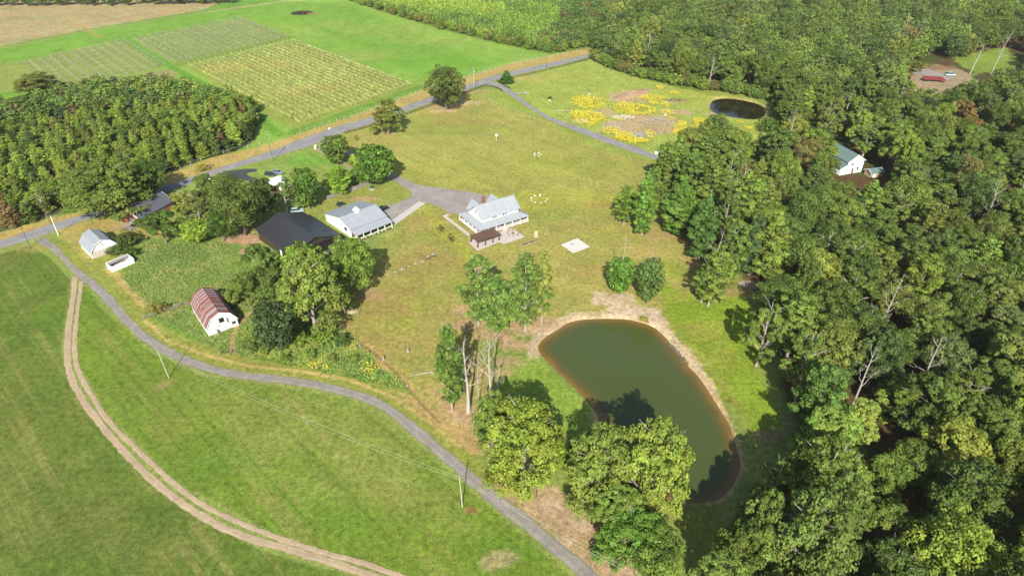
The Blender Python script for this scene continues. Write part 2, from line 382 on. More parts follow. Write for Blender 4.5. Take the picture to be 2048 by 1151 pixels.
blob(604,26,9,9,alb(70,55,45),1,.6,2); blob(622,27,4,4,alb(175,125,85),.9,.6,2)
# woods floor
paint(LEFTWOOD, alb(88,88,50), 4, 1, 2, .8, True)
paint([(690,-30),(700,2),(760,22),(880,58),(1000,88),(1100,108),(1180,96),(1200,60),(1500,-30)], alb(120,140,55), 2, 1, 1, .8)
# verge beyond the road
VG = ROAD_T+GP([(1175,97),(1119,108),(1029,125),(937,152),(853,177),(717,228),(631,256),(520,293),(420,316),(330,352),(250,398),(105,434),(0,466),(-120,490)])
paint(VG, alb(196,176,100), 1, 1, .5, .4, True)
stroke([(1175,104),(1029,136),(937,160),(853,186),(717,236),(631,266),(520,303),(420,328)], DRY, 2.2, 1.2, .9)
stroke([(330,365),(250,402),(105,446),(0,476)], alb(206,172,98), 3, 1.5, .8)
# lawns this side
paint([(640,283),(700,262),(870,207),(968,178),(1010,184),(1120,254),(1340,332),(1345,420),(1420,600),(1330,620),(1080,650),(960,660),(900,900),(830,820),(690,680),(640,640),(700,560),(780,470),(850,400),(720,300)], alb(174,172,86), 3, 1, 1, .22)
paint([(640,290),(652,300),(720,350),(690,385),(560,430),(440,350),(470,330),(560,305)], alb(148,172,78), 1.5, 1, .5, .2)
blob(625,320,12,8,alb(118,172,60),.7,2,6)
paint([(640,400),(730,372),(800,368),(825,385),(800,405),(740,412),(650,440),(600,455),(610,425)], alb(160,168,78), 1.5, 1, .5)
paint([(965,182),(1010,186),(1120,256),(1330,330),(1200,300),(1080,240),(990,204),(940,190)], alb(158,176,76), 2, 1, 1, .5)
blob(870,255,30,14,alb(146,168,70),.5,3,10); blob(1000,330,40,22,alb(180,180,84),.7,4,16); blob(900,300,30,16,alb(182,178,92),.6,4,14)
blob(940,245,22,3.5,alb(182,152,92),.55,1.5,4); blob(880,232,12,3,alb(182,152,92),.4,1.5,4)
blob(1150,330,22,12,alb(168,176,72),.5,3,10); blob(1130,400,30,10,alb(184,186,72),.6,2,7); blob(1210,410,8,3,alb(178,140,90),.5,1,3)
blob(1120,430,16,6,alb(150,168,72),.5,2,5)
blob(760,290,14,8,alb(176,160,90),.4,2,5)
# bare soil under the lawn oaks
blob(893,213,12,5,alb(196,160,115),.85,1.5,4); blob(930,205,10,4,SAND,.7,1.2,3); blob(885,222,6,2,SAND,.7,1,2); blob(777,268,4,2,alb(190,165,110),.7,1,2)
blob(945,183,9,4,alb(186,160,110),.8,1.5,3)
# sloping lawn between garage, barn and ditch
paint([(800,460),(880,420),(930,480),(960,520),(920,620),(850,700),(820,770),(700,680),(640,655),(700,600),(760,520)], alb(172,165,86), 8, .95, 2, .25)
for q in ((760,620,9,5),(860,520,10,6),(780,680,9,6),(900,700,8,6),(800,600,7,8)): blob(q[0], q[1], q[2], q[3], alb(172,146,86), .45, 2, 6)
for q in ((790,650,6,5),(850,600,5,5),(870,470,8,4),(925,560,5,7)): blob(q[0], q[1], q[2], q[3], alb(156,168,62), .5, 2, 5)
stroke([(850,425),(880,460),(930,505),(960,540)], alb(188,186,70), 5, 4, .7, 1)
blob(835,440,7,4,alb(178,152,88),.6,2,4); blob(765,500,5,5,alb(150,160,70),.5,1.5,4)
# lawn between house and pond
paint([(960,500),(1120,440),(1340,440),(1400,560),(1330,640),(1080,650),(950,600)], alb(182,174,92), 8, .9, 2, .22)
blob(1190,540,9,5,alb(190,160,92),.5,2,6); blob(1290,500,7,4,alb(192,166,100),.6,2,5); blob(1330,470,7,4,alb(194,160,110),.6,2,4)
blob(1115,600,8,4,alb(164,166,84),.5,2,4); blob(1220,470,9,3,alb(176,184,66),.5,2,4); blob(1350,540,6,5,alb(150,172,52),.7,2,5)
paint([(1320,560),(1420,610),(1480,580),(1535,640),(1520,740),(1560,860),(1600,900),(1500,870),(1440,800),(1380,700),(1330,650)], alb(146,170,54), 3, 1, 1.5, .3)
for q in ((1400,660,7,5),(1450,720,4,5),(1370,590,5,3)): blob(q[0], q[1], q[2], q[3], alb(172,164,76), .5, 1.5, 5)
blob(1362,536,1.5,1,SOIL,.8,.3,.8); blob(1377,655,1,.8,SOIL,.8,.3,.8); blob(1459,801,1,.8,alb(150,90,60),.8,.3,.8)
# bare ground round the pond
ring = [(x, y) for x, y in POND]
k = np.where(Y < 220)[0]; dp = -sdf(X[k], Y[k], POND)
nor = np.clip((Y[k]-118)/30, 0, 1)
w = sstep((1.5+nor*2.3-dp+(mid[k]-.5)*3+(fine[k]-.5)*1.5)/1.4)*.9*(dp > -1.5)
C[k] = C[k]*(1-w[:, None])+(alb(206,178,122)[None]*(1-nor[:, None])+alb(226,198,158)[None]*nor[:, None])*w[:, None]
w = sstep((2.2-np.abs(dp-4.2)+(mid[k]-.5)*4)/2)*.35*(X[k] > 20); C[k] = C[k]*(1-w[:, None])+alb(190,166,104)[None]*w[:, None]
for q in ((1225,600,7,3.2),(1240,618,3.5,3),(1205,588,3,1.4),(1290,625,6,3),(1310,640,4,3),(1270,615,3,2),(1245,590,3.5,1.2)): blob(q[0], q[1], q[2], q[3], alb(232,204,172), .85, .9, 1.4)
for q in ((1040,655,7,3),(960,650,9,4),(1060,640,6,4),(940,625,5,3.5),(1030,690,5,3),(985,672,6,2.5),(1010,722,5,2.5),(1090,650,5,3)): blob(q[0], q[1], q[2], q[3], alb(212,172,134), .8, 1.5, 3)
for q in ((1055,668,3.5,1.5),(1020,690,3,1.3),(1082,662,3,2)): blob(q[0], q[1], q[2], q[3], SAND, .6, 1, 2)
paint([(985,770),(1100,700),(1190,800),(1160,870),(1080,870),(1000,860)], alb(146,172,66), 3, .9, 1.5)
paint([(840,770),(900,740),(930,700),(980,730),(1000,800),(960,900),(900,870)], alb(196,166,108), 5, .75, 2)
blob(935,830,6,4,alb(206,172,134),.8,1.5,3); blob(990,745,5,2,alb(210,176,118),.7,1,3); blob(900,815,4,3,alb(208,170,118),.7,1,3)
stroke([(640,655),(690,680),(740,710),(790,755),(830,800),(880,850),(950,895)], alb(208,170,112), 5, 2.5, .85, 1)
blob(672,650,5,3,alb(200,160,112),.7,1.5,3); blob(706,624,2.2,1.2,alb(240,222,190),.95,.5,.8); blob(735,590,6,3.5,alb(190,150,110),.75,1.5,3)
# overgrown field between lane and barns
paint([(205,470),(330,480),(455,480),(520,500),(560,560),(690,660),(760,740),(830,790),(760,770),(600,735),(480,715),(380,680),(300,635),(262,580)], alb(122,154,62), 2, 1, 1, 1.0)
for q in ((350,575,9,5),(420,540,10,5),(590,560,10,6)): blob(q[0], q[1], q[2], q[3], alb(146,166,72), .6, 2, 5)
for q in ((290,610,5,4),(360,510,8,4),(500,600,8,5),(660,700,6,4)): blob(q[0], q[1], q[2], q[3], alb(104,126,52), .6, 2, 5)
stroke([(600,600),(540,618),(500,625),(478,648),(463,672),(465,700),(476,720)], alb(190,160,108), 1.6, 1, .8, .4)
stroke([(330,630),(405,585),(450,560)], alb(176,168,92), 3, 2, .5, 1)
for q in ((490,478,8,3.5),(505,500,4,3),(475,465,6,2.5)): blob(q[0], q[1], q[2], q[3], alb(206,160,130), .85, 1.3, 2.5)
blob(725,398,6,2.2,alb(216,176,130),.85,1,2); blob(755,400,4,1.2,alb(190,170,110),.6,1,2)
# strips along the lane
LS = [(x, y) for x, y in LANE_R]
paint(GP([(112,488),(205,472),(262,580),(300,640),(400,690),(520,722),(640,735),(760,765),(850,830),(940,905)])+LS[::-1][3:], alb(158,162,72), 1, .9, .6, .2, True)
stroke([(215,535),(262,585),(300,618)], alb(206,178,108), 2.4, 1.2, .8, .5)
stroke([(290,640),(330,678),(400,706),(500,732),(600,741),(700,760),(780,790),(850,838),(920,892)], alb(208,182,112), 1.1, .7, .85, .3)
stroke([(690,668),(740,700),(790,742),(826,790),(850,815),(880,845)], alb(96,92,50), .8, .7, .6, .3)
paint([(112,470),(200,436),(260,440),(330,460),(320,475),(210,470),(175,500),(200,540),(150,500)], alb(186,170,92), 2, .9, 1, .25)
blob(250,450,6,4,alb(204,170,128),.6,1.2,3); blob(160,455,10,4,alb(192,166,92),.6,2,4)
# big mown field in front
paint([(-300,540),(0,507),(62,492),(100,515),(140,560),(120,700),(150,800),(300,960),(520,1100),(760,1170),(700,1500),(-900,1500)], alb(110,132,52), 1, 1, .4, .3)
paint([(164,568),(210,622),(300,703),(400,750),(560,774),(700,800),(790,852),(1020,1050),(1160,1170),(1300,1500),(900,1400),(810,1165),(520,1050),(350,960),(210,820),(155,720),(152,640)], alb(128,152,54), 1, 1, .4, .3)
for q in ((640,840,24,9),(760,900,16,8),(520,900,10,6),(850,1000,10,6),(700,960,14,6),(560,810,12,4)): blob(q[0], q[1], q[2], q[3], alb(150,158,78), .5, 3, 9)
for q in ((300,800,10,8),(420,930,8,6),(640,1040,12,4),(1000,1100,9,4),(120,620,8,14)): blob(q[0], q[1], q[2], q[3], alb(106,144,48), .5, 3, 9)
for q in ((100,1050,16,7),(330,1090,12,5),(60,950,10,7)): blob(q[0], q[1], q[2], q[3], alb(128,132,66), .5, 3, 8)
blob(1000,1120,3.5,2,alb(190,170,122),.7,1.2,2); blob(941,1020,1.2,.8,alb(170,118,84),.8,.4,.8); blob(330,766,2.4,1.4,alb(160,146,90),.7,.8,1.2); blob(316,775,1.5,1,alb(176,150,104),.6,.8,1.2)
blob(60,497,6,2.5,alb(176,160,92),.6,1,2)
stroke([(128,640),(113,700),(124,760),(160,830),(205,890),(280,960),(360,1020),(430,1062)], alb(128,140,66), 1, .6, .5, .3)
stroke([(1000,990),(1040,1030),(1120,1095),(1180,1150)], alb(150,140,72), 1.2, 1, .5)
# bare bank by the lane, lower centre
paint([(985,965),(1110,975),(1150,1010),(1200,1050),(1260,1100),(1300,1151),(1400,1300),(1250,1230),(1160,1118),(1040,1018)], alb(200,170,130), 2, 1, 1, .3)
for q in ((1100,1010,2.5,1.5),(1160,1050,3,1.2),(1130,1080,3,1.2)): blob(q[0], q[1], q[2], q[3], alb(222,196,164), .6, .8, 1.4)
blob(1180,1090,3,1.5,alb(170,160,88),.6,.8,1.5)
paint([(1340,1015),(1430,1005),(1450,1060),(1430,1120),(1360,1060)], alb(158,162,72), 2, 1, .8)
# right-hand woods floor with leaf litter
paint(FOREST, alb(104,84,54), 4, 1, 2, .7, True)
tmp = fbm(X/9, Y/9, 55)
paint(FOREST, alb(84,98,44), 2, .8, 2, .8, True, mod=sstep((tmp-.5)/.12))
paint([(1340,420),(1420,520),(1480,560),(1520,600),(1480,590),(1420,600),(1380,560)], alb(176,146,92), 4, .7, 2)
stroke([(1178,120),(1230,143),(1290,161),(1340,173),(1400,187),(1470,203),(1530,220),(1552,245),(1556,285),(1500,318)], alb(120,140,60), 14, 4, .85, 1)
for q in ((1497,572,3,1.6),(1690,1010,4,4),(1540,870,4,3),(1600,850,4,4)): blob(q[0], q[1], q[2], q[3], alb(186,150,120), .7, 1.2, 2.5)
# rough paddock with wild flowers
paint([(1040,195),(1000,165),(1060,140),(1180,118),(1230,142),(1340,172),(1470,202),(1545,245),(1560,300),(1480,315),(1345,325),(1250,288),(1120,246)], alb(172,186,84), 3, 1, 1.2, .5)
blob(1065,155,14,7,alb(196,186,104),.8,3,6); blob(1050,190,10,6,alb(142,170,70),.6,2,5); blob(1390,190,30,8,alb(172,180,74),.6,3,7); blob(1110,150,20,6,alb(176,178,80),.5,3,7)
for q in ((1260,195,12,10),(1300,248,14,8),(1240,262,10,5),(1180,196,6,4),(1350,203,9,3),(1350,225,9,5),(1430,250,8,3),(1280,235,12,5),(1210,225,5,7),(1330,262,10,5),(1400,300,9,4),(1430,228,5,2),(1295,255,16,9),(1260,248,12,7),(1330,240,9,6)): blob(q[0], q[1], q[2], q[3], alb(202,172,134), .85, 2, 2.5)
for q in ((1262,186,10,5),(1240,200,5,3),(1312,243,7,3)): blob(q[0], q[1], q[2], q[3], alb(206,172,132), .8, 1.5, 2.5)
for q in ((1178,207,7,5),(1176,238,8,8),(1262,216,11,6),(1303,197,8,3),(1260,275,10,4),(1378,262,8,7),(1407,245,5,3),(1458,269,5,4)): blob(q[0], q[1], q[2], q[3], alb(176,160,60), .6, 1.5, 3, 1.0)
k = np.where((Y > 250) & (Y < 420) & (X > 60))[0]; dp = -sdf(X[k], Y[k], POND2); w = sstep((3.2-dp+(mid[k]-.5)*3)/2)*.8*(dp > -1)
C[k] = C[k]*(1-w[:, None])+alb(184,170,104)[None]*w[:, None]
# clearing far right, asphalt yard of the cottage is its own sheet
paint([(1815,175),(1830,140),(1870,128),(1925,140),(1960,165),(1900,180),(1840,195)], alb(186,164,128), 3, .9, 1.5)
paint([(1900,115),(2010,95),(2048,130),(1950,150)], alb(150,176,70), 5, .8, 2, .8); blob(1870,135,14,6,alb(160,122,84),.7,2,5)
blob(1560,312,7,5,alb(160,176,76),.9,1.5,3); blob(1600,370,6,4,alb(186,176,160),.9,1,2)
# mottling and mowing streaks
aL = ang_px((100,860),(260,1110)); s1 = streak(aL, 1.1, 34, 31); fld = inside(X, Y, GP([(-300,540),(0,507),(62,492),(300,703),(560,774),(790,852),(1160,1170),(1300,1500),(-900,1500)]))
tintmask(fld*sstep((s1-.62)/.12)*sstep((big-.3)/.3), alb(156,150,84), .5); tintmask(fld*sstep((.36-s1)/.12), alb(92,112,44), .35)
aM = ang_px((700,600),(850,690)); s2 = streak(aM, .8, 22, 41)
lw = inside(X, Y, GP([(640,283),(968,178),(1340,332),(1420,600),(1080,650),(900,900),(640,650),(850,400)]))
tintmask(lw*sstep((s2-.6)/.12), alb(192,166,96), .36); tintmask(lw*sstep((.4-s2)/.12), alb(150,168,70), .42)
a3 = ang_px((650,330),(720,372)); s3 = streak(a3, 1.0, 30, 51); lw3 = inside(X, Y, GP([(440,350),(640,285),(968,178),(1300,320),(1200,420),(900,380),(600,450)]))
tintmask(lw3*sstep((s3-.58)/.12), alb(196,190,100), .22)
s5 = streak(ang_px((0,60),(300,20)), 2.5, 40, 61); tf = inside(X, Y, GP([(-300,-30),(490,-30),(440,6),(405,20),(180,58),(0,93),(-300,150)]))
tintmask(tf*sstep((s5-.5)/.15), alb(176,152,104), .45); tintmask(tf*sstep((fbm(X/16, Y/16, 91)-.52)/.1), alb(170,168,110), .4)
tintmask(tf*sstep((fbm(X/12, Y/12, 93)-.55)/.1), alb(196,164,116), .4)
wv = .80+.40*mid; wb = .90+.20*big; wf = .86+.28*fine
C = C*(wv*wb*wf)[:, None]
red = sstep((fbm(X/14, Y/14, 77)-.52)/.1); tintmask(red*(R < .5)*(Y < 330), alb(176,154,88), .10)
C[:, 2] *= 1.03; C = np.clip(C, 0.005, .8)
# pond bowls
Z = np.zeros(len(X)); k = np.where(Y < 230)[0]; d = sdf(X[k], Y[k], POND); Z[k] -= 1.4*sstep((d+2.0)/6)
k = np.where((Y > 250) & (Y < 420) & (X > 60))[0]; d = sdf(X[k], Y[k], POND2); Z[k] -= 1.6*sstep((d+3)/6)
idx = np.arange(nr*ncol).reshape(nr, ncol)
Q = np.stack([idx[:-1, :-1].ravel(), idx[1:, :-1].ravel(), idx[1:, 1:].ravel(), idx[:-1, 1:].ravel()], 1)
def mat_ground(name='grass_and_soil'):
    m, t, b, n, l = newmat(name)
    at = N(t, 'ShaderNodeAttribute', attribute_name='col'); ar = N(t, 'ShaderNodeAttribute', attribute_name='rough')
    tc = N(t, 'ShaderNodeTexCoord'); o = tc.outputs['Object']
    n1 = noise(t, o, 2.6, 3, .7); n2 = noise(t, o, .75, 4, .7); n3 = noise(t, o, 7.0, 2, .6)
    f = math_n(t, 'ADD', math_n(t, 'MULTIPLY', n1, .40), math_n(t, 'ADD', math_n(t, 'MULTIPLY', n2, .42), math_n(t, 'MULTIPLY', n3, .18)))
    amp = ramp01(t, ar.outputs['Fac'], 0, 1, 4.2, 5.2)
    g = math_n(t, 'ADD', math_n(t, 'MULTIPLY', math_n(t, 'SUBTRACT', f, .5), amp), 1.0)
    c = vscale(t, at.outputs['Color'], g)
    n4 = noise(t, o, 1.6, 3, .8); c2 = mixc(t, ramp01(t, n4, .48, .64, 0, .26), c, mixc(t, 1.0, c, (1.22, 1.0, .85), 'MULTIPLY')); c2 = mixc(t, ramp01(t, n4, .5, .36, 0, .5), c2, mixc(t, 1.0, c2, (.9, 1.0, .95), 'MULTIPLY'))
    l.new(c2, b.inputs['Base Color']); b.inputs['Roughness'].default_value = 1; b.inputs['Specular IOR Level'].default_value = .08
    bump(t, b, f, .55, .22)
    return m
M['ground'] = mat_ground()
CA = np.concatenate([C, np.ones((len(X), 1))], 1)
me = np_mesh('ground', np.stack([X, Y, Z], 1), Q, M['ground'], False, {'col': ('FLOAT_COLOR', CA), 'rough': ('FLOAT', R)})
ground = link('ground', me); tag(ground, kind='structure')
# outer land to the horizon, laid round the detailed sheet and slightly lower
me = np_mesh('surrounding_land', np.array([(-4000,-1500,-2.4),(4000,-1500,-2.4),(4000,5500,-2.4),(-4000,5500,-2.4)], float), np.array([[0,1,2,3]]),
             mat_plain('distant_grass', alb(124,140,66), alb(96,112,52), .02, 1), False)
tag(link('surrounding_land', me), kind='structure')
def resample(p, n):
    p = np.array(p, float); s = np.r_[0, np.cumsum(np.hypot(*np.diff(p, axis=0).T))]; q = np.linspace(0, s[-1], n)
    return np.stack([np.interp(q, s, p[:, 0]), np.interp(q, s, p[:, 1])], 1)
def smooth_poly(p, it=2, closed=False):
    p = [tuple(q) for q in p]
    for _ in range(it):
        r = [] if closed else [p[0]]
        m = len(p) if closed else len(p)-1
        for k in range(m):
            a, b = p[k], p[(k+1) % len(p)]
            r += [(.75*a[0]+.25*b[0], .75*a[1]+.25*b[1]), (.25*a[0]+.75*b[0], .25*a[1]+.75*b[1])]
        if not closed: r.append(p[-1])
        p = r
    return p
def ribbon(L, Rr, z, mat, name, jit=.12, step=.6, cross=8):
    L = smooth_poly(L); Rr = smooth_poly(Rr)
    ln = float(np.sum(np.hypot(*np.diff(np.array(L), axis=0).T))); n = int(ln/step)+2
    A, B = resample(L, n), resample(Rr, n); s = np.arange(n)*step
    ja = (vn(s/1.3, s*0+1, 5)-.5)*2*jit+(vn(s/.5, s*0+9, 6)-.5)*jit; jb = (vn(s/1.3, s*0+3, 7)-.5)*2*jit+(vn(s/.5, s*0+2, 8)-.5)*jit
    D = B-A; D = D/np.maximum(np.hypot(D[:, 0], D[:, 1]), 1e-6)[:, None]; A = A-D*ja[:, None]; B = B+D*jb[:, None]
    f = np.linspace(0, 1, cross); P = A[:, None, :]*(1-f)[None, :, None]+B[:, None, :]*f[None, :, None]
    V = np.concatenate([P, np.full((n, cross, 1), z)+np.sin(f*math.pi)[None, :, None]*.03], 2).reshape(-1, 3)
    E_ = np.tile(1-np.abs(f*2-1), n)
    i = np.arange(n*cross).reshape(n, cross); Qd = np.stack([i[:-1, :-1].ravel(), i[:-1, 1:].ravel(), i[1:, 1:].ravel(), i[1:, :-1].ravel()], 1)
    return V, Qd, E_
def mat_road(name, c1, c2, edge, gscale=.35, gamt=.0, grass=(0.1, .12, .04)):
    m, t, b, n, l = newmat(name)
    at = N(t, 'ShaderNodeAttribute', attribute_name='edge'); tc = N(t, 'ShaderNodeTexCoord'); o = tc.outputs['Object']
    n1 = noise(t, o, gscale, 4, .7); n2 = noise(t, o, 2.5, 3, .7)
    c = mixc(t, ramp01(t, n1, .35, .65, 0, 1), c1, c2)
    c = vscale(t, c, ramp01(t, n2, .3, .7, .86, 1.14))
    ed = ramp01(t, math_n(t, 'ADD', at.outputs['Fac'], math_n(t, 'MULTIPLY', math_n(t, 'SUBTRACT', n2, .5), .5)), .0, .22, 1, 0)
    c = mixc(t, math_n(t, 'MULTIPLY', ed, .8), c, edge)
    if gamt:
        mid_ = ramp01(t, at.outputs['Fac'], .75, 1.0, 0, 1)
        n3 = noise(t, o, .5, 4, .75); g = math_n(t, 'MULTIPLY', math_n(t, 'MULTIPLY', ramp01(t, n3, .52, .6, 0, 1), mid_), gamt); c = mixc(t, g, c, grass)
    wt = math_n(t, 'ABSOLUTE', math_n(t, 'SUBTRACT', at.outputs['Fac'], .52), 0); c = vscale(t, c, ramp01(t, wt, .0, .2, 1.07, .97))
    n5 = noise(t, o, .16, 3, .6); c = vscale(t, c, ramp01(t, n5, .35, .65, .88, 1.08)); n6 = noise(t, o, 1.3, 5, .8); c = mixc(t, ramp01(t, n6, .60, .68, 0, .3), c, edge)
    l.new(c, b.inputs['Base Color']); b.inputs['Roughness'].default_value = .95; b.inputs['Specular IOR Level'].default_value = .15
    bump(t, b, n2, .3, .05)
    return m
def road(name, L, Rr, z, mat, jit=.12):
    V, Qd, E_ = ribbon(L, Rr, z, mat, name, jit)
    return tag(link(name, np_mesh(name, V, Qd, mat, False, {'edge': ('FLOAT', E_)})), kind='structure')
M['asphalt'] = mat_road('grey_chip_seal', alb(176,172,170), alb(160,158,158), alb(184,170,120))
M['lane'] = mat_road('worn_gravel_lane', alb(156,152,148), alb(186,174,156), alb(150,146,92), .5, .8, alb(140,140,84))
M['gravel'] = mat_road('grey_gravel', alb(184,174,166), alb(168,160,150), alb(190,176,130), .3)
M['dirt'] = mat_road('pinkish_dirt', alb(216,194,160), alb(198,172,134), alb(160,150,92), .8)
M['tar'] = mat_road('dark_asphalt', alb(96,94,94), alb(78,78,80), alb(120,118,90), .3)
road('main_road', ROAD_T, ROAD_B, .05, M['asphalt'])
road('lane', LANE_L, LANE_R, .03, M['lane'], .34)
road('side_driveway', DRV_U, DRV_L, .03, M['asphalt'], .15)
def rut(c, w):
    c = np.array(smooth_poly(c)); d = np.gradient(c, axis=0); d /= np.hypot(d[:, 0], d[:, 1])[:, None]; nn = np.stack([-d[:, 1], d[:, 0]], 1)
    return [tuple(q) for q in c-nn*w/2], [tuple(q) for q in c+nn*w/2]
a, b_ = rut(RUT1, 1.75); c_, d_ = rut(RUT2, 1.25)
V1, Q1, E1 = ribbon(a, b_, .02, None, '', .16); V2, Q2, E2 = ribbon(c_, d_, .024, None, '', .14)
me = np_mesh('dirt_track', np.r_[V1, V2], np.r_[Q1, Q2+len(V1)], M['dirt'], False, {'edge': ('FLOAT', np.r_[E1, E2])})
tag(link('dirt_track', me), kind='structure')
# sheets from outlines
def sheet(name, pts, z, mat, thick=0.0, world=False, smooth=0, edge=False):
    p = pts if world else GP(pts)
    if smooth: p = smooth_poly(p, smooth, True)
    bm = bmesh.new(); vs = [bm.verts.new((x, y, z)) for x, y in p]; f = bm.faces.new(vs)
    if f.normal.z < 0: f.normal_flip()
    f.normal_update()
    if f.normal.z < 0: bmesh.ops.reverse_faces(bm, faces=[f])
    if thick:
        r = bmesh.ops.extrude_face_region(bm, geom=[f]); bmesh.ops.translate(bm, vec=(0, 0, -thick), verts=[e for e in r['geom'] if isinstance(e, bmesh.types.BMVert)])
        bmesh.ops.recalc_face_normals(bm, faces=bm.faces)
    bmesh.ops.triangulate(bm, faces=[f for f in bm.faces if len(f.verts) > 4])
    me = bpy.data.meshes.new(name); bm.to_mesh(me); bm.free(); me.materials.append(mat)
    if edge:
        a = me.attributes.new('edge', 'FLOAT', 'POINT'); a.data.foreach_set('value', [.6]*len(me.vertices))
    return link(name, me)
o = sheet('gravel_yard', [(796,352),(815,360),(830,369),(866,374),(919,381),(970,389),(990,397),(985,412),(930,440),(916,427),(896,427),(881,414),(866,407.5),(851,406),(838,404),(795,436),(786,444),(769,436),(752,412),(777,411),(802,404),(820,394),(824,387),(815,377),(800,366),(788,358)], .034, M['gravel'], smooth=2, edge=True)
tag(o, kind='structure')
dl, dr = rut(GP([(640,281),(652,286),(690,302),(722,317),(750,334),(775,347),(800,361),(815,372)]), 3.6)
road('house_drive', dl, dr, .028, M['gravel'], .2)
o = sheet('cottage_drive', [(440,345),(478,338),(515,337),(515,343),(486,347),(520,360),(548,366),(540,372),(505,364),(470,356),(445,353)], .03, M['tar'], smooth=2, edge=True); tag(o, kind='structure')
o = sheet('dark_apron', [(640,492),(683,466),(704,486),(664,512)], .03, M['tar'], edge=True); tag(o, kind='structure')
o = sheet('concrete_path', [(783,441.5),(838,403),(851,406.5),(789,450)], .10, M['concrete'], .1); tag(o, kind='structure')
o = sheet('front_walk', [(885,431.5),(894.6,428),(899.5,430),(893,432.5),(941,468.5),(938.5,473.5)], .10, M['concrete'], .1); tag(o, kind='structure')
o = sheet('patio', [(937.4,485),(955,501.5),(998,484),(1003,486),(1008,488),(1049,474),(1027,457),(990,466),(960,470)], .11, M['concrete'], .1); tag(o, kind='structure')
o = sheet('concrete_pad', [(1122,489.5),(1155,476.5),(1179.5,493.5),(1146.5,506)], .12, M['pad'], .12); tag(o, kind='structure')
o = sheet('clearing_track', [(1818,145),(1842,133),(1870,143),(1905,150),(1900,162),(1868,158),(1845,150)], .03, M['gravel'], smooth=2, edge=True); tag(o, kind='structure')
# water
def water(name, poly, z, cdeep, cshal, spread, rough):
    n = 150; xs = [p[0] for p in poly]; yy = [p[1] for p in poly]
    gx, gy = np.meshgrid(np.linspace(min(xs)-2, max(xs)+2, n), np.linspace(min(yy)-2, max(yy)+2, n)); gx = gx.ravel(); gy = gy.ravel()
    d = sdf(gx, gy, poly)
    big_ = inside(gx, gy, poly) | (d > -1.6)
    m, t, b, nn, l = newmat(name+'_surface'); at = N(t, 'ShaderNodeAttribute', attribute_name='depth'); tc = N(t, 'ShaderNodeTexCoord')
    nz = noise(t, tc.outputs['Object'], .25, 3, .5)
    dd = math_n(t, 'ADD', at.outputs['Fac'], math_n(t, 'MULTIPLY', math_n(t, 'SUBTRACT', nz, .5), .5))
    c = mixc(t, ramp01(t, dd, .05, .55, 0, 1), cshal[0], cshal[1]); c = mixc(t, ramp01(t, dd, .4, 1.0, 0, 1), c, cdeep)
    l.new(c, b.inputs['Base Color']); b.inputs['Roughness'].default_value = rough; b.inputs['IOR'].default_value = 1.33
    bump(t, b, noise(t, tc.outputs['Object'], 3.5, 3, .6), .12, .03)
    i = np.arange(n*n).reshape(n, n); q = np.stack([i[:-1, :-1].ravel(), i[:-1, 1:].ravel(), i[1:, 1:].ravel(), i[1:, :-1].ravel()], 1)
    q = q[big_[q].any(1)]
    me = np_mesh(name, np.stack([gx, gy, gx*0+z], 1), q, m, False, {'depth': ('FLOAT', np.clip((d+.5)/spread, 0, 1.5))})
    return tag(link(name, me), kind='structure')
water('pond_water', POND, -.42, alb(88,101,52), (alb(160,124,68), alb(118,102,50)), 4.8, .1)
water('small_pond_water', POND2, -.7, alb(40,36,22), (alb(60,48,28), alb(46,40,24)), 3.0, .08)
# ------------------------------------------------------------------ buildings
def window(name, parent, cx, y, cz, w, h, n, frame=.07, along='x', s=-1):
    """framed window lying on a wall; along x (wall faces s*y) or along y (wall faces s*x)"""
    for k in range(n):
        f = MB(); g = MB(); off = (k-(n-1)/2)*(w+.25)
        if along == 'x':
            x = cx+off
            f.box(x-w/2-frame, x+w/2+frame, *sorted((y, y+s*.06)), cz-h/2-frame, cz+h/2+frame)
            g.box(x-w/2, x+w/2, *sorted((y+s*.063, y+s*.075)), cz-h/2, cz+h/2)
            g.box(x-w/2, x+w/2, *sorted((y+s*.078, y+s*.084)), cz-.025, cz+.025, 1)
        else:
            x = cx+off
            f.box(*sorted((y, y+s*.06)), x-w/2-frame, x+w/2+frame, cz-h/2-frame, cz+h/2+frame)
            g.box(*sorted((y+s*.063, y+s*.075)), x-w/2, x+w/2, cz-h/2, cz+h/2)
            g.box(*sorted((y+s*.078, y+s*.084)), x-w/2, x+w/2, cz-.025, cz+.025, 1)
        fo = f.build('window', M['white_paint'], parent); g.build('pane', [M['glass'], M['white_paint']], fo)
R_ = math.radians
# ---- farmhouse: x along its front (33 degrees), y away from the camera
HF = (-11.5, 212.6)
h = thing('farmhouse', 'white two-storey farmhouse with pale grey metal roof and wraparound porch beside the gravel yard', 'house', (HF[0], HF[1], 0), R_(33))
b = MB(); b.box(.5, 20.9, .5, 15.3, 0, .5); b.build('foundation', M['brick'], h)
b = MB()
b.box(2.6, 18.3, 2.9, 10.6, .5, 5.9)
b.face([(2.6,2.9,5.9),(2.6,10.6,5.9),(2.6,6.75,9.0)]); b.face([(18.3,2.9,5.9),(18.3,10.6,5.9),(18.3,6.75,9.0)])
for x in (4.9, 13.2):
    b.box(x-1.9, x+1.9, 10.6, 13.0, .5, 5.9); b.face([(x-1.9,13.0,5.9),(x+1.9,13.0,5.9),(x,13.0,8.4)])
b.build('wall', M['white_wall'], h)
b = MB()                                            # main roof and two rear cross gables
b.slab([(2.0,2.3,5.72),(18.9,2.3,5.72),(18.9,6.75,9.32),(2.0,6.75,9.32)], .14); b.slab([(2.0,6.753,9.32),(18.9,6.753,9.32),(18.9,11.2,5.72),(2.0,11.2,5.72)], .14)
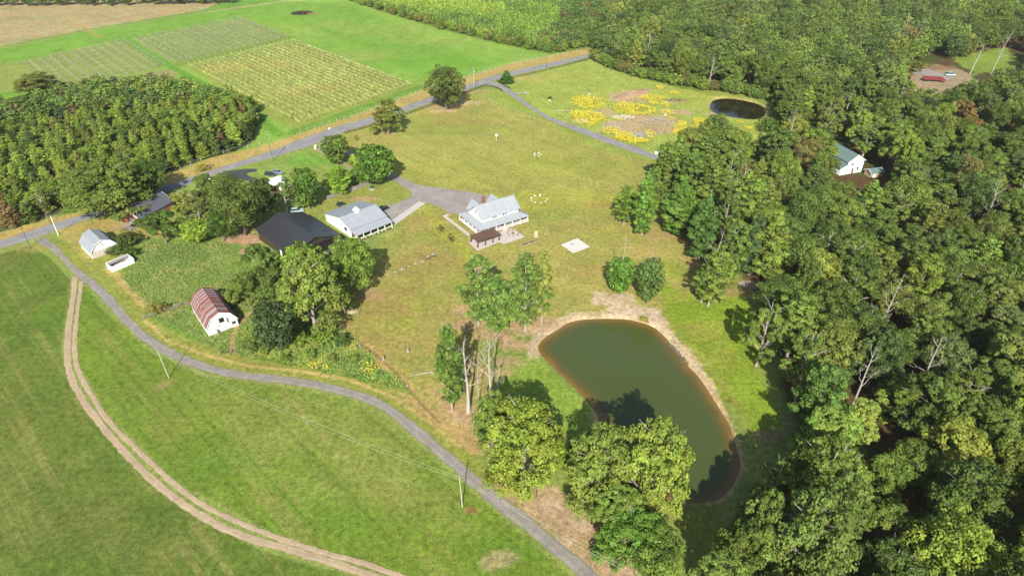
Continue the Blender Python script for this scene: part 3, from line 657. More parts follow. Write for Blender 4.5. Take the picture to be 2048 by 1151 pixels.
for x in (4.9, 13.2):
    b.slab([(x-2.5,13.5,5.55),(x,13.5,8.75),(x,7.3,8.75),(x-2.5,10.6,5.55)], .12); b.slab([(x+.004,13.5,8.75),(x+2.5,13.5,5.55),(x+2.5,10.6,5.55),(x+.004,7.3,8.75)], .12)
rf = b.build('roof', M['grey_roof'], h)
b = MB(); b.box(2.0, 18.9, 6.68, 6.83, 9.32, 9.40); b.build('ridge_cap', M['metal'], rf)
b = MB()                                            # hipped porch roof round all four sides
o_, i_, zo, zi = (0, 0, 21.4, 15.8), (2.6, 2.9, 18.3, 13.0), 3.0, 4.3
P = [(o_[0],o_[1],zo),(o_[2],o_[1],zo),(o_[2],o_[3],zo),(o_[0],o_[3],zo)]; Qq = [(i_[0],i_[1],zi),(i_[2],i_[1],zi),(i_[2],i_[3],zi),(i_[0],i_[3],zi)]
for k in range(4): b.slab([P[k], P[(k+1) % 4], Qq[(k+1) % 4], Qq[k]], .12)
b.build('porch_roof', M['grey_roof'], h)
b = MB(); b.box(.2, 21.2, .2, 15.6, .5, .58); b.build('porch_floor', M['concrete'], h)
posts = [(x, .45) for x in (.45, 3.9, 7.3, 10.8, 14.2, 17.6, 20.95)]+[(.45, y) for y in (3.2, 5.9, 8.6, 11.6, 15.3)]+[(20.95, y) for y in (4.2, 8, 11.8, 15.3)]
for x, y in posts:
    b = MB(); b.box(x-.11, x+.11, y-.11, y+.11, .58, 2.88); b.box(x-.17, x+.17, y-.17, y+.17, .58, .85); b.box(x-.17, x+.17, y-.17, y+.17, 2.7, 2.88); b.build('porch_post', M['white_paint'], h)
def railing(x0, y0, x1, y1, parent):
    b = MB(); L = math.hypot(x1-x0, y1-y0); n = int(L/.35)
    for z in (.72, 1.45): b.tube([(x0,y0,z),(x1,y1,z)], [.045,.045], 4)
    for k in range(1, n):
        f = k/n; b.tube([(x0+(x1-x0)*f,y0+(y1-y0)*f,.72),(x0+(x1-x0)*f,y0+(y1-y0)*f,1.45)], [.022,.022], 4)
    b.build('railing', M['white_paint'], parent)
for x0, x1 in ((7.5,10.6),(11,14),(14.4,17.4),(17.8,20.8)): railing(x0, .45, x1, .45, h)
for y0, y1 in ((.7,3),(3.4,5.7),(6.1,8.4),(8.8,11.4),(11.8,15.1)): railing(.45, y0, .45, y1, h); railing(20.95, y0, 20.95, y1, h)
window('w', h, 8.1, 2.9, 5.0, .75, .95, 2); window('w', h, 12.4, 2.9, 5.0, .75, .95, 2)
window('w', h, 6.7, 2.6, 6.9, .7, 1.2, 1, along='y', s=-1)
for x in (4.6, 8.2, 15.2): window('w', h, x, 2.9, 2.1, .9, 1.5, 1)
window('w', h, 4.4, 2.6, 2.1, .9, 1.4, 1, along='y'); window('w', h, 8.8, 2.6, 2.1, .9, 1.4, 1, along='y')
b = MB(); b.box(10.8, 11.9, 2.82, 2.9, .58, 2.75); d_ = b.build('door', M['wood_brown'], h); b = MB(); b.box(11.0, 11.7, 2.79, 2.817, 1.3, 2.5); b.build('door_glass', M['glass'], d_)
b = MB(); b.box(9.6, 12.4, -.9, .18, 0, .25); b.box(9.6, 12.4, -.5, .19, .25, .5); b.build('step', M['concrete'], h)
b = MB(); b.box(8.4, 9.5, 11.4, 12.3, 5.5, 8.9); b.box(8.3, 9.6, 11.3, 12.4, 8.9, 9.15); b.build('chimney', M['brick'], h)
b = MB(); b.tube([(18.6,6.75,9.3),(18.6,6.75,10.1)], [.04,.02], 6); b.box(18.3,18.9,6.72,6.78,9.9,10.02); b.build('weather_vane', M['metal'], h)
# pergola on the patio
pg = thing('pergola', 'dark brown slatted wooden pergola over the patio corner of the farmhouse', 'pergola', (HF[0], HF[1], 0), R_(33))
for x, y in ((-4.0,-5.3),(-.9,-5.3),(2.2,-5.3),(5.0,-5.0),(-4.0,-.8),(.5,-.8),(5.0,-.8)):
    b = MB(); b.box(x-.1, x+.1, y-.1, y+.1, .11, 2.6); b.box(x-.22, x+.22, y-.22, y+.22, .11, .8); b.build('post', M['wood_brown'], pg)
b = MB(); b.box(-4.5, 5.4, -5.45, -5.3, 2.45, 2.7); b.box(-4.5, 5.4, -.85, -.7, 2.45, 2.7)
b.build('beam', M['wood_brown'], pg)
b = MB(); x = -4.45
while x < 5.35: b.box(x, x+.12, -5.9, -.4, 2.7, 2.85); x += .30
y = -5.8
while y < -.45: b.box(-4.6, 5.45, y, y+.10, 2.852, 2.93); y += .36
b.build('slats', M['wood_brown'], pg)
def chair_mesh():
    b = MB(); b.box(-.3,.3,-.3,.28,.32,.38); b.box(-.38,-.3,-.35,.35,.5,.55); b.box(.3,.38,-.35,.35,.5,.55)
    for x in (-.34,.34):
        b.box(x-.04,x+.04,-.33,-.25,0,.5); b.box(x-.04,x+.04,.25,.33,0,.5)
    for k in range(5):
        x = -.27+k*.135; b.slab([(x-.055,.26,.36),(x+.055,.26,.36),(x+.055,.52,1.02-.03*abs(k-2)),(x-.055,.52,1.02-.03*abs(k-2))], .03)
    return b
def chairs(cx, cy, n, r, mat, lab, grp, z=0, sc_=.8, a0=0, gap=None, skip=()):
    first = None
    for k in range(n):
        if k in skip: continue
        a = a0+2*math.pi*k/n; x, y = cx+r*math.cos(a), cy+r*math.sin(a); rz = a+math.pi/2+math.pi
        if first is None:
            o = chair_mesh().build('garden_chair', mat); first = o
        else: o = first.copy(); COL.objects.link(o)
        o.location = (x, y, z); o.rotation_euler = (0, 0, rz); o.scale = (sc_, sc_, sc_); tag(o, lab+', %s going round' % ordinal(k+1), 'chair', grp)
cx, cy = G(1078, 399); chairs(cx, cy, 9, 3.2, M['white_paint'], 'small white chair in the ring behind the farmhouse', 'white chairs in the ring behind the farmhouse', sc_=.62, skip=(1,))
cx, cy = G(1075, 310); chairs(cx, cy, 5, 1.5, M['white_paint'], 'small white chair in the cluster on the upper lawn', 'white chairs clustered on the upper lawn', sc_=.62)
cx, cy = G(1026, 467); chairs(cx, cy, 8, 2.1, M['wood_grey'], 'grey wooden chair round the fire pit on the patio', 'chairs round the patio fire pit', z=.11)
b = MB(); b.tube([(0,0,0),(0,0,.35)], [.55,.55], 14); o = b.build('fire_pit', M['brick']); o.location = (cx, cy, .11); tag(o, 'round red brick fire pit in the middle of the patio chairs', 'fire pit')
tb = thing('picnic_table', 'long pale table with benches under the front edge of the brown pergola', 'table', (G(975,478)[0], G(975,478)[1], .11), R_(33))
b = MB(); b.box(-1.6,1.6,-.4,.4,.72,.78); b.build('tabletop', M['white_paint'], tb)
for s in (-1, 1):
    b = MB(); b.box(-1.5,1.5,s*.75-.15,s*.75+.15,.42,.47); b.box(-1.3,-1.2,s*.75-.1,s*.75+.1,0,.42); b.box(1.2,1.3,s*.75-.1,s*.75+.1,0,.42); b.build('bench', M['wood_grey'], tb)
    b = MB(); b.box(s*1.3-.05,s*1.3+.05,-.35,.35,0,.72); b.build('leg', M['wood_grey'], tb)
# ---- garage / stable block: x 43 degrees, y 133 degrees
GF = (-54.9, 209.9)
g = thing('garage', 'long white outbuilding with pale grey metal roof, small white cupola and open front porch', 'outbuilding', (GF[0], GF[1], 0), R_(43))
b = MB(); b.box(.3, 14.9, 3.4, 21.2, 0, 3.2)
for x in (.3, 14.9): b.face([(x,3.4,3.2),(x,21.2,3.2),(x,10.0,5.6)])
b.build('wall', M['white_wall'], g)
b = MB(); b.slab([(-.2,2.9,3.72),(15.4,2.9,3.72),(15.4,10.0,5.95),(-.2,10.0,5.95)], .14); rf = b.build('roof', M['grey_roof'], g)
b = MB(); b.slab([(-.2,10.004,5.95),(15.4,10.004,5.95),(15.4,21.7,3.2),(-.2,21.7,3.2)], .14); b.build('rear_roof', M['grey_roof_old'], g)
b = MB(); b.slab([(-.2,-.4,2.65),(15.4,-.4,2.65),(15.4,3.6,3.55),(-.2,3.6,3.55)], .1); b.build('porch_roof', M['grey_roof'], g)
for k in range(6):
    x = .1+k*3.0; b = MB(); b.box(x-.1, x+.1, -.1, .1, 0, 2.62); b.box(x-.16, x+.16, -.16, .16, 0, .3); b.build('porch_post', M['white_paint'], g)
for k in range(5):
    b = MB(); x = .2+k*3.0
    b.tube([(x,0,.95),(x+2.8,0,.95)], [.05,.05], 4); b.tube([(x,0,.2),(x+2.8,0,.95)], [.045,.045], 4); b.tube([(x,0,.95),(x+2.8,0,.2)], [.045,.045], 4); b.build('cross_rail', M['white_paint'], g)
b = MB(); b.box(.3, 14.9, 3.32, 3.38, .3, 2.9); b.build('shaded_doors', M['wood_brown'], g)
b = MB(); b.box(.22, .297, 6.4, 7.9, 1.7, 2.9); b.build('loft_opening', M['black'], g)
cu = MB(); cu.box(-.75, .75, -.75, .75, 5.2, 6.7); cu.slab([(-1,-1,6.6),(1,-1,6.6),(.0,0,7.9)], .08); cu.slab([(1,-1,6.6),(1,1,6.6),(0,0,7.9)], .08); cu.slab([(1,1,6.6),(-1,1,6.6),(0,0,7.9)], .08); cu.slab([(-1,1,6.6),(-1,-1,6.6),(0,0,7.9)], .08)
for v in cu.V: pass
cu.V = [(x+7.0, y+10.0, z) for x, y, z in cu.V]; cuo = cu.build('cupola', M['white_paint'], g)
b = MB()
for s in (-1, 1):
    b = MB(); b.box(7-.4, 7.4, *sorted((10+s*.75, 10+s*.8)), 5.95, 6.5); b.build('louvre', M['metal'], cuo)
    b = MB(); b.box(*sorted((7+s*.75, 7+s*.8)), 9.6, 10.4, 5.95, 6.5); b.build('louvre', M['metal'], cuo)
b = MB(); b.tube([(7,10,7.8),(7,10,8.8)], [.035,.02], 5); b.build('spike', M['metal'], cuo)
for i, x in enumerate((1.2, 2.6, 4.3, 5.7, 8, 9.5, 11.2, 12.8, 14)):
    b = MB(); r = .28+.08*(i % 3); b.tube([(0,0,0),(0,0,.3)], [.2,.26], 8); pt = b.build('planter', M['brick']); 
    bb = MB()
    for k in range(40):
        a, e = random.random()*6.28, random.random()*1.4; c = Vector((math.cos(a)*math.cos(e), math.sin(a)*math.cos(e), math.sin(e)))*r; c.z += .4
        s = .12; bb.face([(c.x-s,c.y,c.z-s),(c.x+s,c.y,c.z-s),(c.x+s,c.y+.05,c.z+s),(c.x-s,c.y-.05,c.z+s)])
    po = bb.build('plant', M['leaf'], pt); po.color = (.16,.14,.05,1) if i % 2 else (.10,.12,.04,1)
    X_, Y_ = GF[0]+math.cos(R_(43))*x+math.sin(R_(43))*.6, GF[1]+math.sin(R_(43))*x-math.cos(R_(43))*.6
    pt.location = (X_, Y_, 0); tag(pt, 'small round potted plant on the white outbuilding porch, %s from the left' % ordinal(i+1), 'planter', 'potted plants along the porch of the white outbuilding')
# ---- big black-roofed barn
BF = (-72.8, 194.4)
g = thing('black_barn', 'big low barn with matt black metal roof and dark walls behind the round trees', 'barn', (BF[0], BF[1], 0), R_(45))
b = MB(); b.box(.2, .35, .4, 24.2, 0, 4.1); b.box(18.05, 18.2, .4, 24.2, 0, 4.1); b.box(.35, 18.05, 24.05, 24.2, 0, 4.1)
b.face([(.2,24.2,4.1),(18.2,24.2,4.1),(9.2,24.2,6.9)]); b.box(.35, 3, .4, .55, 0, 4.1); b.box(15.4, 18.05, .4, .55, 0, 4.1); b.face([(.2,.4,4.1),(18.2,.4,4.1),(9.2,.4,6.9)])
b.build('wall', M['dark_wall'], g)
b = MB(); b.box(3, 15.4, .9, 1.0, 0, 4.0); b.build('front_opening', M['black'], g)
b = MB(); b.slab([(-.4,-.4,4.1),(9.2,-.4,7.25),(9.2,24.8,7.25),(-.4,24.8,4.1)], .16); b.slab([(9.204,-.4,7.25),(18.8,-.4,4.1),(18.8,24.8,4.1),(9.204,24.8,7.25)], .16); rf = b.build('roof', M['black_roof'], g)
b = MB(); b.box(9.0, 9.4, -.42, 24.82, 7.25, 7.31); b.build('ridge_cap', M['black_roof'], rf)
b = MB(); b.box(.14, .197, 8, 9.1, 0, 2.1); b.build('side_door', M['white_paint'], g)
# ---- gambrel barns
def gambrel(name, label, loc, rz, w, L, he, hb, hp, inset, roofm, wallm):
    g = thing(name, label, 'barn', (loc[0], loc[1], 0), rz)
    prof = [(0,0),(w,0),(w,he),(w-inset,hb),(w/2,hp),(inset,hb),(0,he)]
    b = MB(); b.prism(prof, 0, L); b.build('wall', wallm, g)
    ov = .35; b = MB(); pr = [(-.3,he-.28),(inset,hb+.12),(w/2,hp+.14),(w-inset,hb+.12),(w+.3,he-.28)]
    for (x0, z0), (x1, z1) in zip(pr, pr[1:]): b.slab([(x0,-ov,z0),(x0,L+ov,z0),(x1,L+ov,z1),(x1,-ov,z1)], .08)
    r = b.build('roof', roofm, g)
    b = MB(); b.box(w/2-.12, w/2+.12, -ov, L+ov, hp+.14, hp+.2); b.build('ridge_cap', roofm, r)
    b = MB()
    for (x0, z0), (x1, z1) in zip(pr, pr[1:]): b.slab([(x0,-ov-.06,z0),(x0,-ov-.004,z0),(x1,-ov-.004,z1),(x1,-ov-.06,z1)], .22)
    b.build('bargeboard', M['white_paint'], g)
    return g
g = gambrel('red_roof_barn', 'small white gambrel barn with streaked rusty red metal roof beside the lane', (-87.1,155.7), R_(37), 8.6, 15.6, 2.9, 5.2, 6.5, 1.5, M['rust_roof'], M['white_wall'])
b = MB(); b.box(3.7, 5.1, -.05, -.004, 2.9, 4.5); b.build('loft_opening', M['black'], g)
b = MB(); b.slab([(5.13,-.03,4.55),(5.13,-.03,2.85),(5.6,-.95,2.85),(5.6,-.95,4.55)], .05); b.build('loft_shutter', M['white_paint'], g)
b = MB(); b.box(6.9, 8.1, -.05, -.004, 1.0, 2.0); wf_ = b.build('window', M['wood_grey'], g); b = MB(); b.box(7.05, 7.95, -.07, -.053, 1.12, 1.88); b.build('pane', M['glass'], wf_)
b = MB(); b.box(2.9, 3.7, -.05, -.004, 1.9, 2.15); b.build('vent', M['black'], g)
b = MB(); b.slab([(2.0,-.02,.2),(2.0,-.02,1.9),(2.3,-1.3,1.9),(2.3,-1.3,.2)], .05); b.build('open_door', M['white_paint'], g)
g = gambrel('grey_roof_barn', 'small white gambrel barn with patchy grey roof near the road junction', (-142.2,198.4), R_(46), 8.6, 10.6, 2.5, 4.6, 5.6, 1.7, M['grey_roof_old'], M['white_wall'])
b = MB(); b.box(.0, 8.6, -.03, -.004, 0, 2.45); b.build('lower_front', M['concrete'], g)
window('w', g, 4.2, -.03, 1.7, .4, .55, 2); window('w', g, 4.2, -.004, 4.0, .45, .55, 1)
# roofless shed
g = thing('roofless_shed', 'small roofless white shed full of dark debris beside the grey gambrel barn', 'shed', (-131.3,190.0,0), R_(52))
b = MB(); b.box(0,7.4,0,.18,0,1.9); b.box(0,7.4,3.7,3.88,0,2.1); b.box(0,.18,.18,3.7,0,2.0); b.box(7.22,7.4,.18,3.7,0,2.0); b.build('wall', M['white_wall'], g)
b = MB(); b.box(.18,7.22,.18,3.7,.02,.15); b.build('floor', M['black'], g)
b = MB()
for k in range(16):
    x, y = random.uniform(.5,6.6), random.uniform(.5,3.3); a = random.random()*3; L = random.uniform(.5,1.6); x1, y1 = min(7, max(.3, x+L*math.cos(a))), min(3.5, max(.3, y+L*math.sin(a)))
    b.tube([(x,y,.2+random.random()),(x1,y1,.2+random.random()*1.2)], [.06,.06], 4)
b.build('debris', M['wood_pale'], g)
b = MB(); b.slab([(.1,2.6,1.6),(7.3,2.9,1.7),(7.3,3.75,2.05),(.1,3.75,2.05)], .06); b.build('roof_remnant', M['wood_grey'], g)
# ---- gable cottages
def gable(name, label, cat, loc, rz, L, w, he, hp, roofm, wallm, ov=.4):
    """ridge along local x; y away"""
    g = thing(name, label, cat, (loc[0], loc[1], 0), rz)
    b = MB(); b.box(0,L,0,w,0,he); b.face([(0,0,he),(0,w,he),(0,w/2,hp)]); b.face([(L,0,he),(L,w,he),(L,w/2,hp)]); b.build('wall', wallm, g)
    s = (hp-he)/(w/2); b = MB()
    b.slab([(-ov,-ov,he-s*ov+.1),(L+ov,-ov,he-s*ov+.1),(L+ov,w/2,hp+.1),(-ov,w/2,hp+.1)], .12); b.slab([(-ov,w/2+.004,hp+.1),(L+ov,w/2+.004,hp+.1),(L+ov,w+ov,he-s*ov+.1),(-ov,w+ov,he-s*ov+.1)], .12)
    b.build('roof', roofm, g)
    b = MB()
    for x in (-ov-.08, L+ov+.004): b.slab([(x,-ov-.02,he-s*ov+.11),(x+.076,-ov-.02,he-s*ov+.11),(x+.076,w/2,hp+.11),(x,w/2,hp+.11)], .28); b.slab([(x,w/2,hp+.11),(x+.076,w/2,hp+.11),(x+.076,w+ov,he-s*ov+.11),(x,w+ov,he-s*ov+.11)], .28)
    b.build('bargeboard', M['white_paint'], g)
    return g
A = G(281,441,2.4); B = G(346,405,2.4); rz = math.atan2(B[1]-A[1], B[0]-A[0]); 
g = gable('roadside_cottage', 'brick cottage with dark grey shingle roof under the big roadside tree', 'house', A, rz, math.dist(A, B), 9.6, 3.2, 6.0, M['dark_shingle'], M['brick'])
L_ = math.dist(A, B)
b = MB(); b.box(L_*.55, L_*.55+.9, 5.6, 6.4, 4.6, 6.5); b.build('chimney', M['brick'], g)
window('w', g, L_*.3, 0, 1.6, 1.0, 1.2, 2); window('w', g, L_*.7, 0, 1.6, 1.0, 1.2, 1); window('w', g, 4.8, 0, 1.6, 1.0, 1.2, 1, along='y')
b = MB(); b.box(-4.2, -.05, 1.0, 5.0, .0, .5); b.build('deck', M['wood_grey'], g)
b = MB(); b.slab([(-4.4,.8,2.3),(-.1,.8,2.6),(-.1,3.2,2.6),(-4.4,3.2,2.3)], .08); b.build('deck_roof', M['wood_grey'], g)
for x, y in ((-4.1,1.1),(-4.1,3.0)):
    b = MB(); b.box(x-.06,x+.06,y-.06,y+.06,.5,2.3); b.build('deck_post', M['wood_grey'], g)
A = G(531,391); g = gable('white_roof_house', 'red brick house with bright white roof half hidden by the dark oaks', 'house', A, R_(40), 8.5, 7, 2.9, 4.8, M['pale_roof'], M['brick'])
window('w', g, 2, 0, 1.6, 1.0, 1.2, 1); window('w', g, 4.4, 0, 1.6, 1.0, 1.2, 1); b = MB(); b.box(6,6.9,-.05,-.004,.1,2.1); b.build('door', M['white_paint'], g)
b = MB(); b.box(5.4,7.5,-2.2,-.06,0,.12); b.build('step', M['concrete'], g)
A = G(408,383); g = gable('white_shed', 'small white shed glimpsed between the crowns of the dark oaks', 'shed', A, R_(40), 5, 4, 2.4, 3.8, M['pale_roof'], M['white_wall'])
b = MB(); b.box(2,3,-.05,-.004,.05,2.0); b.build('door', M['wood_grey'], g)
# house in the woods, gable end to the camera: ridge runs away
A = G(1722,343.5); g = gable('green_roof_house', 'tall white house with dark green metal roof standing in the right-hand woods', 'house', A, R_(108), 13, 8.2, 5.6, 8.3, M['green_roof'], M['white_wall'])
b = MB(); b.box(-.2, 7.5, 8.2, 11.6, 0, 3.2); b.face([(-.2,8.2,3.2),(-.2,11.6,3.2),(-.2,8.2,4.6)]); b.build('side_wing', M['white_wall'], g)
b = MB(); b.slab([(-.5,8.22,4.75),(7.8,8.22,4.75),(7.8,12.0,3.0),(-.5,12.0,3.0)], .1); b.build('wing_roof', M['green_roof'], g)
window('w', g, 2.5, 0, 1.9, .9, 1.4, 1, along='y'); window('w', g, 5.7, 0, 4.3, .9, 1.2, 1, along='y'); window('w', g, 4, 0, 1.9, .9, 1.4, 1, along='x')
b = MB(); b.box(-.06,-.004,4.4,5.4,.1,2.2); b.build('door', M['wood_brown'], g)
A = G(1741,356); g = gable('green_roof_shed', 'little shed with green metal roof right of the tall white house in the woods', 'shed', A, R_(15), 5.6, 4.2, 2.2, 3.3, M['green_roof'], M['wood_pale'])
b = MB(); b.box(1,2,-.05,-.004,.05,1.9); b.build('door', M['white_paint'], g)
# ------------------------------------------------------------------ vehicles
def car(name, label, x, y, rz, col, L=4.7, w=1.85, hh=1.7, suv=True, z=0):
    c = thing(name, label, 'car', (x, y, z), rz); pm = mat_paint(name+'_paint', col)
    b = MB(); prof = [(-L/2,.45),(-L/2,.95),(-L/2+.15,1.05),(L/2-1.35,1.08),(L/2-.15,.9),(L/2,.7),(L/2,.4),(L/2-.2,.3),(-L/2+.2,.3)]
    b.prism([(a, q) for a, q in prof], -w/2, w/2); bo = b.build('body', pm, c)
    bm = bmesh.new(); bm.from_mesh(bo.data); bmesh.ops.bevel(bm, geom=bm.edges[:], offset=.08, segments=2, affect='EDGES'); bm.to_mesh(bo.data); bm.free()
    rear = -L/2+.12 if suv else -L/2+.75
    def cab(s0, s1, z0, z1, m, nm, par):
        b = MB(); bot = [(rear,-w/2+s0,z0),(L/2-1.35,-w/2+s0,z0),(L/2-1.35,w/2-s0,z0),(rear,w/2-s0,z0)]; top = [(rear+.35,-w/2+s1,z1),(L/2-2.1,-w/2+s1,z1),(L/2-2.1,w/2-s1,z1),(rear+.35,w/2-s1,z1)]
        b.face(bot); b.face(top)
        for k in range(4): b.face([bot[k],bot[(k+1)%4],top[(k+1)%4],top[k]])
        return b.build(nm, m, par)
    cab(.1, .25, 1.05, hh-.06, M['glass'], 'window', c)
    b = MB(); b.box(rear+.3, L/2-2.02, -w/2+.22, w/2-.22, hh-.06, hh); b.build('roof', pm, c)
    for sx in (-L/2+.85, L/2-.9):
        for sy in (-1, 1):
            b = MB(); b.tube([(sx,sy*(w/2-.22),.34),(sx,sy*(w/2+.01),.34)], [.34,.34], 14); wo = b.build('wheel', M['tyre'], c)
            b = MB(); b.tube([(sx,sy*(w/2+.012),.34),(sx,sy*(w/2+.03),.34)], [.2,.2], 10); b.build('rim', M['metal'], wo)
    for sy in (-1, 1):
        b = MB(); b.box(L/2-.04, L/2+.02, sy*(w/2-.4)-.15, sy*(w/2-.4)+.15, .66, .8); b.build('headlight', M['white_paint'], c)
    return c
car('parked_car', 'dark parked car by the cottage drive, left of the grey-blue one', *G(541,351), R_(-12), [.03,.035,.045])
car('parked_car', 'grey-blue parked car on the grass by the white-roofed house', *G(557,347), R_(-20), [.18,.21,.26], hh=1.6)
car('parked_car', 'black parked car at the far corner of the white outbuilding', *G(766,420), R_(42), [.008,.008,.01], suv=True)
car('parked_car', 'pale silver-blue car just behind the black-roofed barn', *G(595,424), R_(15), [.34,.42,.47], hh=1.8)
car('parked_car', 'small dark green vehicle parked on the grass behind the white outbuilding', *G(682,411), R_(50), [.02,.05,.05], L=3.4, w=1.7, hh=1.7)
car('parked_car', 'pale blue pickup at the end of the clearing in the far right woods', *G(1900,151), R_(-10), [.42,.55,.62], L=5.5, w=2.0, hh=2.0)
X_, Y_ = G(1865, 163); tr = thing('red_truck', 'red flatbed lorry parked in the gravel clearing in the far right woods', 'truck', (X_, Y_, 0), R_(-14)); rp = mat_paint('red_paint', [.17,.03,.03])
b = MB(); b.box(-5.5, 3.2, -1.2, 1.2, 1.1, 1.35); b.box(-5.5, 3.2, -1.25, -1.15, 1.35, 2.6); b.box(-5.5, 3.2, 1.15, 1.25, 1.35, 2.6); b.box(-5.5,-5.4,-1.15,1.15,1.35,2.6); b.box(3.1,3.2,-1.15,1.15,1.35,2.7); b.build('load_bed', rp, tr)
b = MB(); b.prism([(3.4,.7),(3.4,2.7),(4.9,2.7),(5.4,1.8),(6.3,1.6),(6.3,.7)], -1.1, 1.1); cb = b.build('cab', rp, tr); b = MB(); b.slab([(4.95,-1,2.62),(4.95,1,2.62),(5.42,1,1.85),(5.42,-1,1.85)], .03); b.build('windscreen', M['glass'], cb)
b = MB(); b.box(-5.2, 6.0, -.5, .5, .75, 1.0); b.build('chassis', M['tyre'], tr)
for x in (-4.3, -3.1, 5.0):
    for s in (-1, 1): b = MB(); b.tube([(x,s*.8,.5),(x,s*1.15,.5)], [.5,.5], 14); b.build('wheel', M['tyre'], tr)
# ------------------------------------------------------------------ utility poles, wires
def pole(label, base, H, mat, lean=(0,0), arms=(), tf=False, r=.14, name='utility_pole'):
    X_, Y_ = G(*base); p = thing(name, label, 'utility pole', (X_, Y_, 0)); top = (lean[0], lean[1], H)
    b = MB(); b.tube([(0,0,-.3), top], [r, r*.6], 8); b.build('shaft', mat, p)
    for z, L, a in arms:
        f = z/H; cx, cy = lean[0]*f, lean[1]*f; b = MB(); dx, dy = math.cos(a)*L/2, math.sin(a)*L/2
        b.tube([(cx-dx,cy-dy,z),(cx+dx,cy+dy,z)], [.07,.07], 4); ao = b.build('crossarm', M['wood_grey'], p)
        for s in (-1, -.1, 1):
            b = MB(); b.tube([(cx+dx*s*.95,cy+dy*s*.95,z+.06),(cx+dx*s*.95,cy+dy*s*.95,z+.3)], [.06,.05], 6); b.build('insulator', M['white_paint'], ao)
    if tf:
        f = (H-2)/H; b = MB(); b.tube([(lean[0]*f+.4,lean[1]*f,H-2.4),(lean[0]*f+.4,lean[1]*f,H-1.5)], [.27,.27], 10); b.build('transformer', M['metal'], p)
    return (X_+lean[0], Y_+lean[1], H)
T1 = pole('slim pale leaning pole standing in the field just below the lane bend', (338,755), 9.3, M['pole_grey'], (-.45,0))
T2 = pole('bright pale pole beside the lower stretch of the lane', (925,1012), 9.5, M['pole_grey'], (-.3,0))
T3 = pole('white pole on the grass at the lane junction', (117,470.5), 7.9, M['white_paint'], (0,0))
T4 = pole('tall brown pole with two crossarms beyond the road at the junction', (101,447), 11.5, M['pole_dark'], (-.5,0), ((11.2,2.4,R_(-35)),(9.6,1.5,R_(-35))), True)
T5 = pole('dark thin pole at the near edge of the road beside the junction', (61,496), 8.0, M['pole_dark'], (0,0))
T6 = pole('dark pole on the near roadside by the cottage yard', (547,322), 12, M['pole_dark'], (-.6,0), ((11.6,2.2,R_(-45)),), True)
T7 = pole('pale pole with a transformer beside the driveway junction on the upper road', (948,177), 11.5, M['pole_grey'], (0,0), ((11.1,2.2,R_(-45)),), True)
T8 = pole('dark short pole on the far stretch of the upper road', (1093,139), 10, M['pole_dark'], (0,0), ((9.7,1.8,R_(-45)),))
def wire(a, b_, sag, label, grp=None, r=.014, n=22):
    pts = [(a[0]+(b_[0]-a[0])*k/n, a[1]+(b_[1]-a[1])*k/n, a[2]+(b_[2]-a[2])*k/n-4*sag*(k/n)*(1-k/n)) for k in range(n+1)]
    b = MB(); b.tube(pts, [r]*(n+1), 3, cap=False); o = b.build('power_line', M['wire']); tag(o, label, 'cable', grp)
def up(t, dz, dx=0): return (t[0]+dx, t[1], t[2]+dz)
EX = (36.0, 66.0, 8.5)
wire(up(T1,-.1), up(T2,-.1), 2.2, 'pale sagging cable between the two slim field poles, the upper of the pair'); wire(up(T1,-.9), up(T2,-.9), 2.6, 'pale sagging cable between the two slim field poles, the lower of the pair')
wire(up(T2,-.1), EX, .6, 'pale cable running off the lower lane pole, upper of the pair'); wire(up(T2,-.9), (EX[0],EX[1],EX[2]-.9), .8, 'pale cable running off the lower lane pole, lower of the pair')
wire(up(T4,-.2), up(T6,-.3), 2.5, 'long cable from the tall brown pole along the wood to the cottage pole', r=.018); wire(up(T6,-.3), up(T7,-.3), 2.5, 'long cable along the upper road between the cottage pole and the driveway pole', r=.015)
wire(up(T7,-.3), up(T8,-.3), 1.2, 'cable from the driveway pole to the farthest roadside pole', r=.015); wire(up(T4,-.2), (-215,165,11), 1.5, 'cable leaving the tall brown pole towards the left edge of the photo', r=.018)
wire(up(T3,-.1), up(T1,-.1), 1.8, 'thin cable from the white junction pole to the slim field pole', r=.012)
# ------------------------------------------------------------------ fences
def fence(name, label, pts, step, H, rails, mat, postr=.07, railr=.04, square=True, maxp=100, group=None):
    f = thing(name, label, 'fence', (pts[0][0], pts[0][1], 0), 0, group); o0 = pts[0]; pp = np.array(pts)
    L = float(np.sum(np.hypot(*np.diff(pp, axis=0).T))); n = min(int(L/step)+1, maxp); P_ = resample(pts, n); first = None
    for x, y in P_:
        if first is None:
            b = MB(); b.box(-postr,postr,-postr,postr,-.1,H) if square else b.tube([(0,0,-.1),(0,0,H)], [postr,postr], 5); first = q = b.build('post', mat, f)
        else: q = first.copy(); COL.objects.link(q); q.parent = f
        q.location = (x-o0[0], y-o0[1], 0)
    for z, hh in rails:
        b = MB()
        for (x0, y0), (x1, y1) in zip(P_, P_[1:]):
            x0 -= o0[0]; x1 -= o0[0]; y0 -= o0[1]; y1 -= o0[1]; dx, dy = x1-x0, y1-y0; l = math.hypot(dx, dy) or 1; nx, ny = -dy/l*railr, dx/l*railr
            i = len(b.V); b.V += [(x0-nx,y0-ny,z),(x1-nx,y1-ny,z),(x1+nx,y1+ny,z),(x0+nx,y0+ny,z),(x0-nx,y0-ny,z+hh),(x1-nx,y1-ny,z+hh),(x1+nx,y1+ny,z+hh),(x0+nx,y0+ny,z+hh)]
            for fc in ((0,3,2,1),(4,5,6,7),(0,1,5,4),(1,2,6,5),(2,3,7,6),(3,0,4,7)): b.F.append([i+k for k in fc]); b.M.append(0)
        b.build('rail', mat, f)
    return f
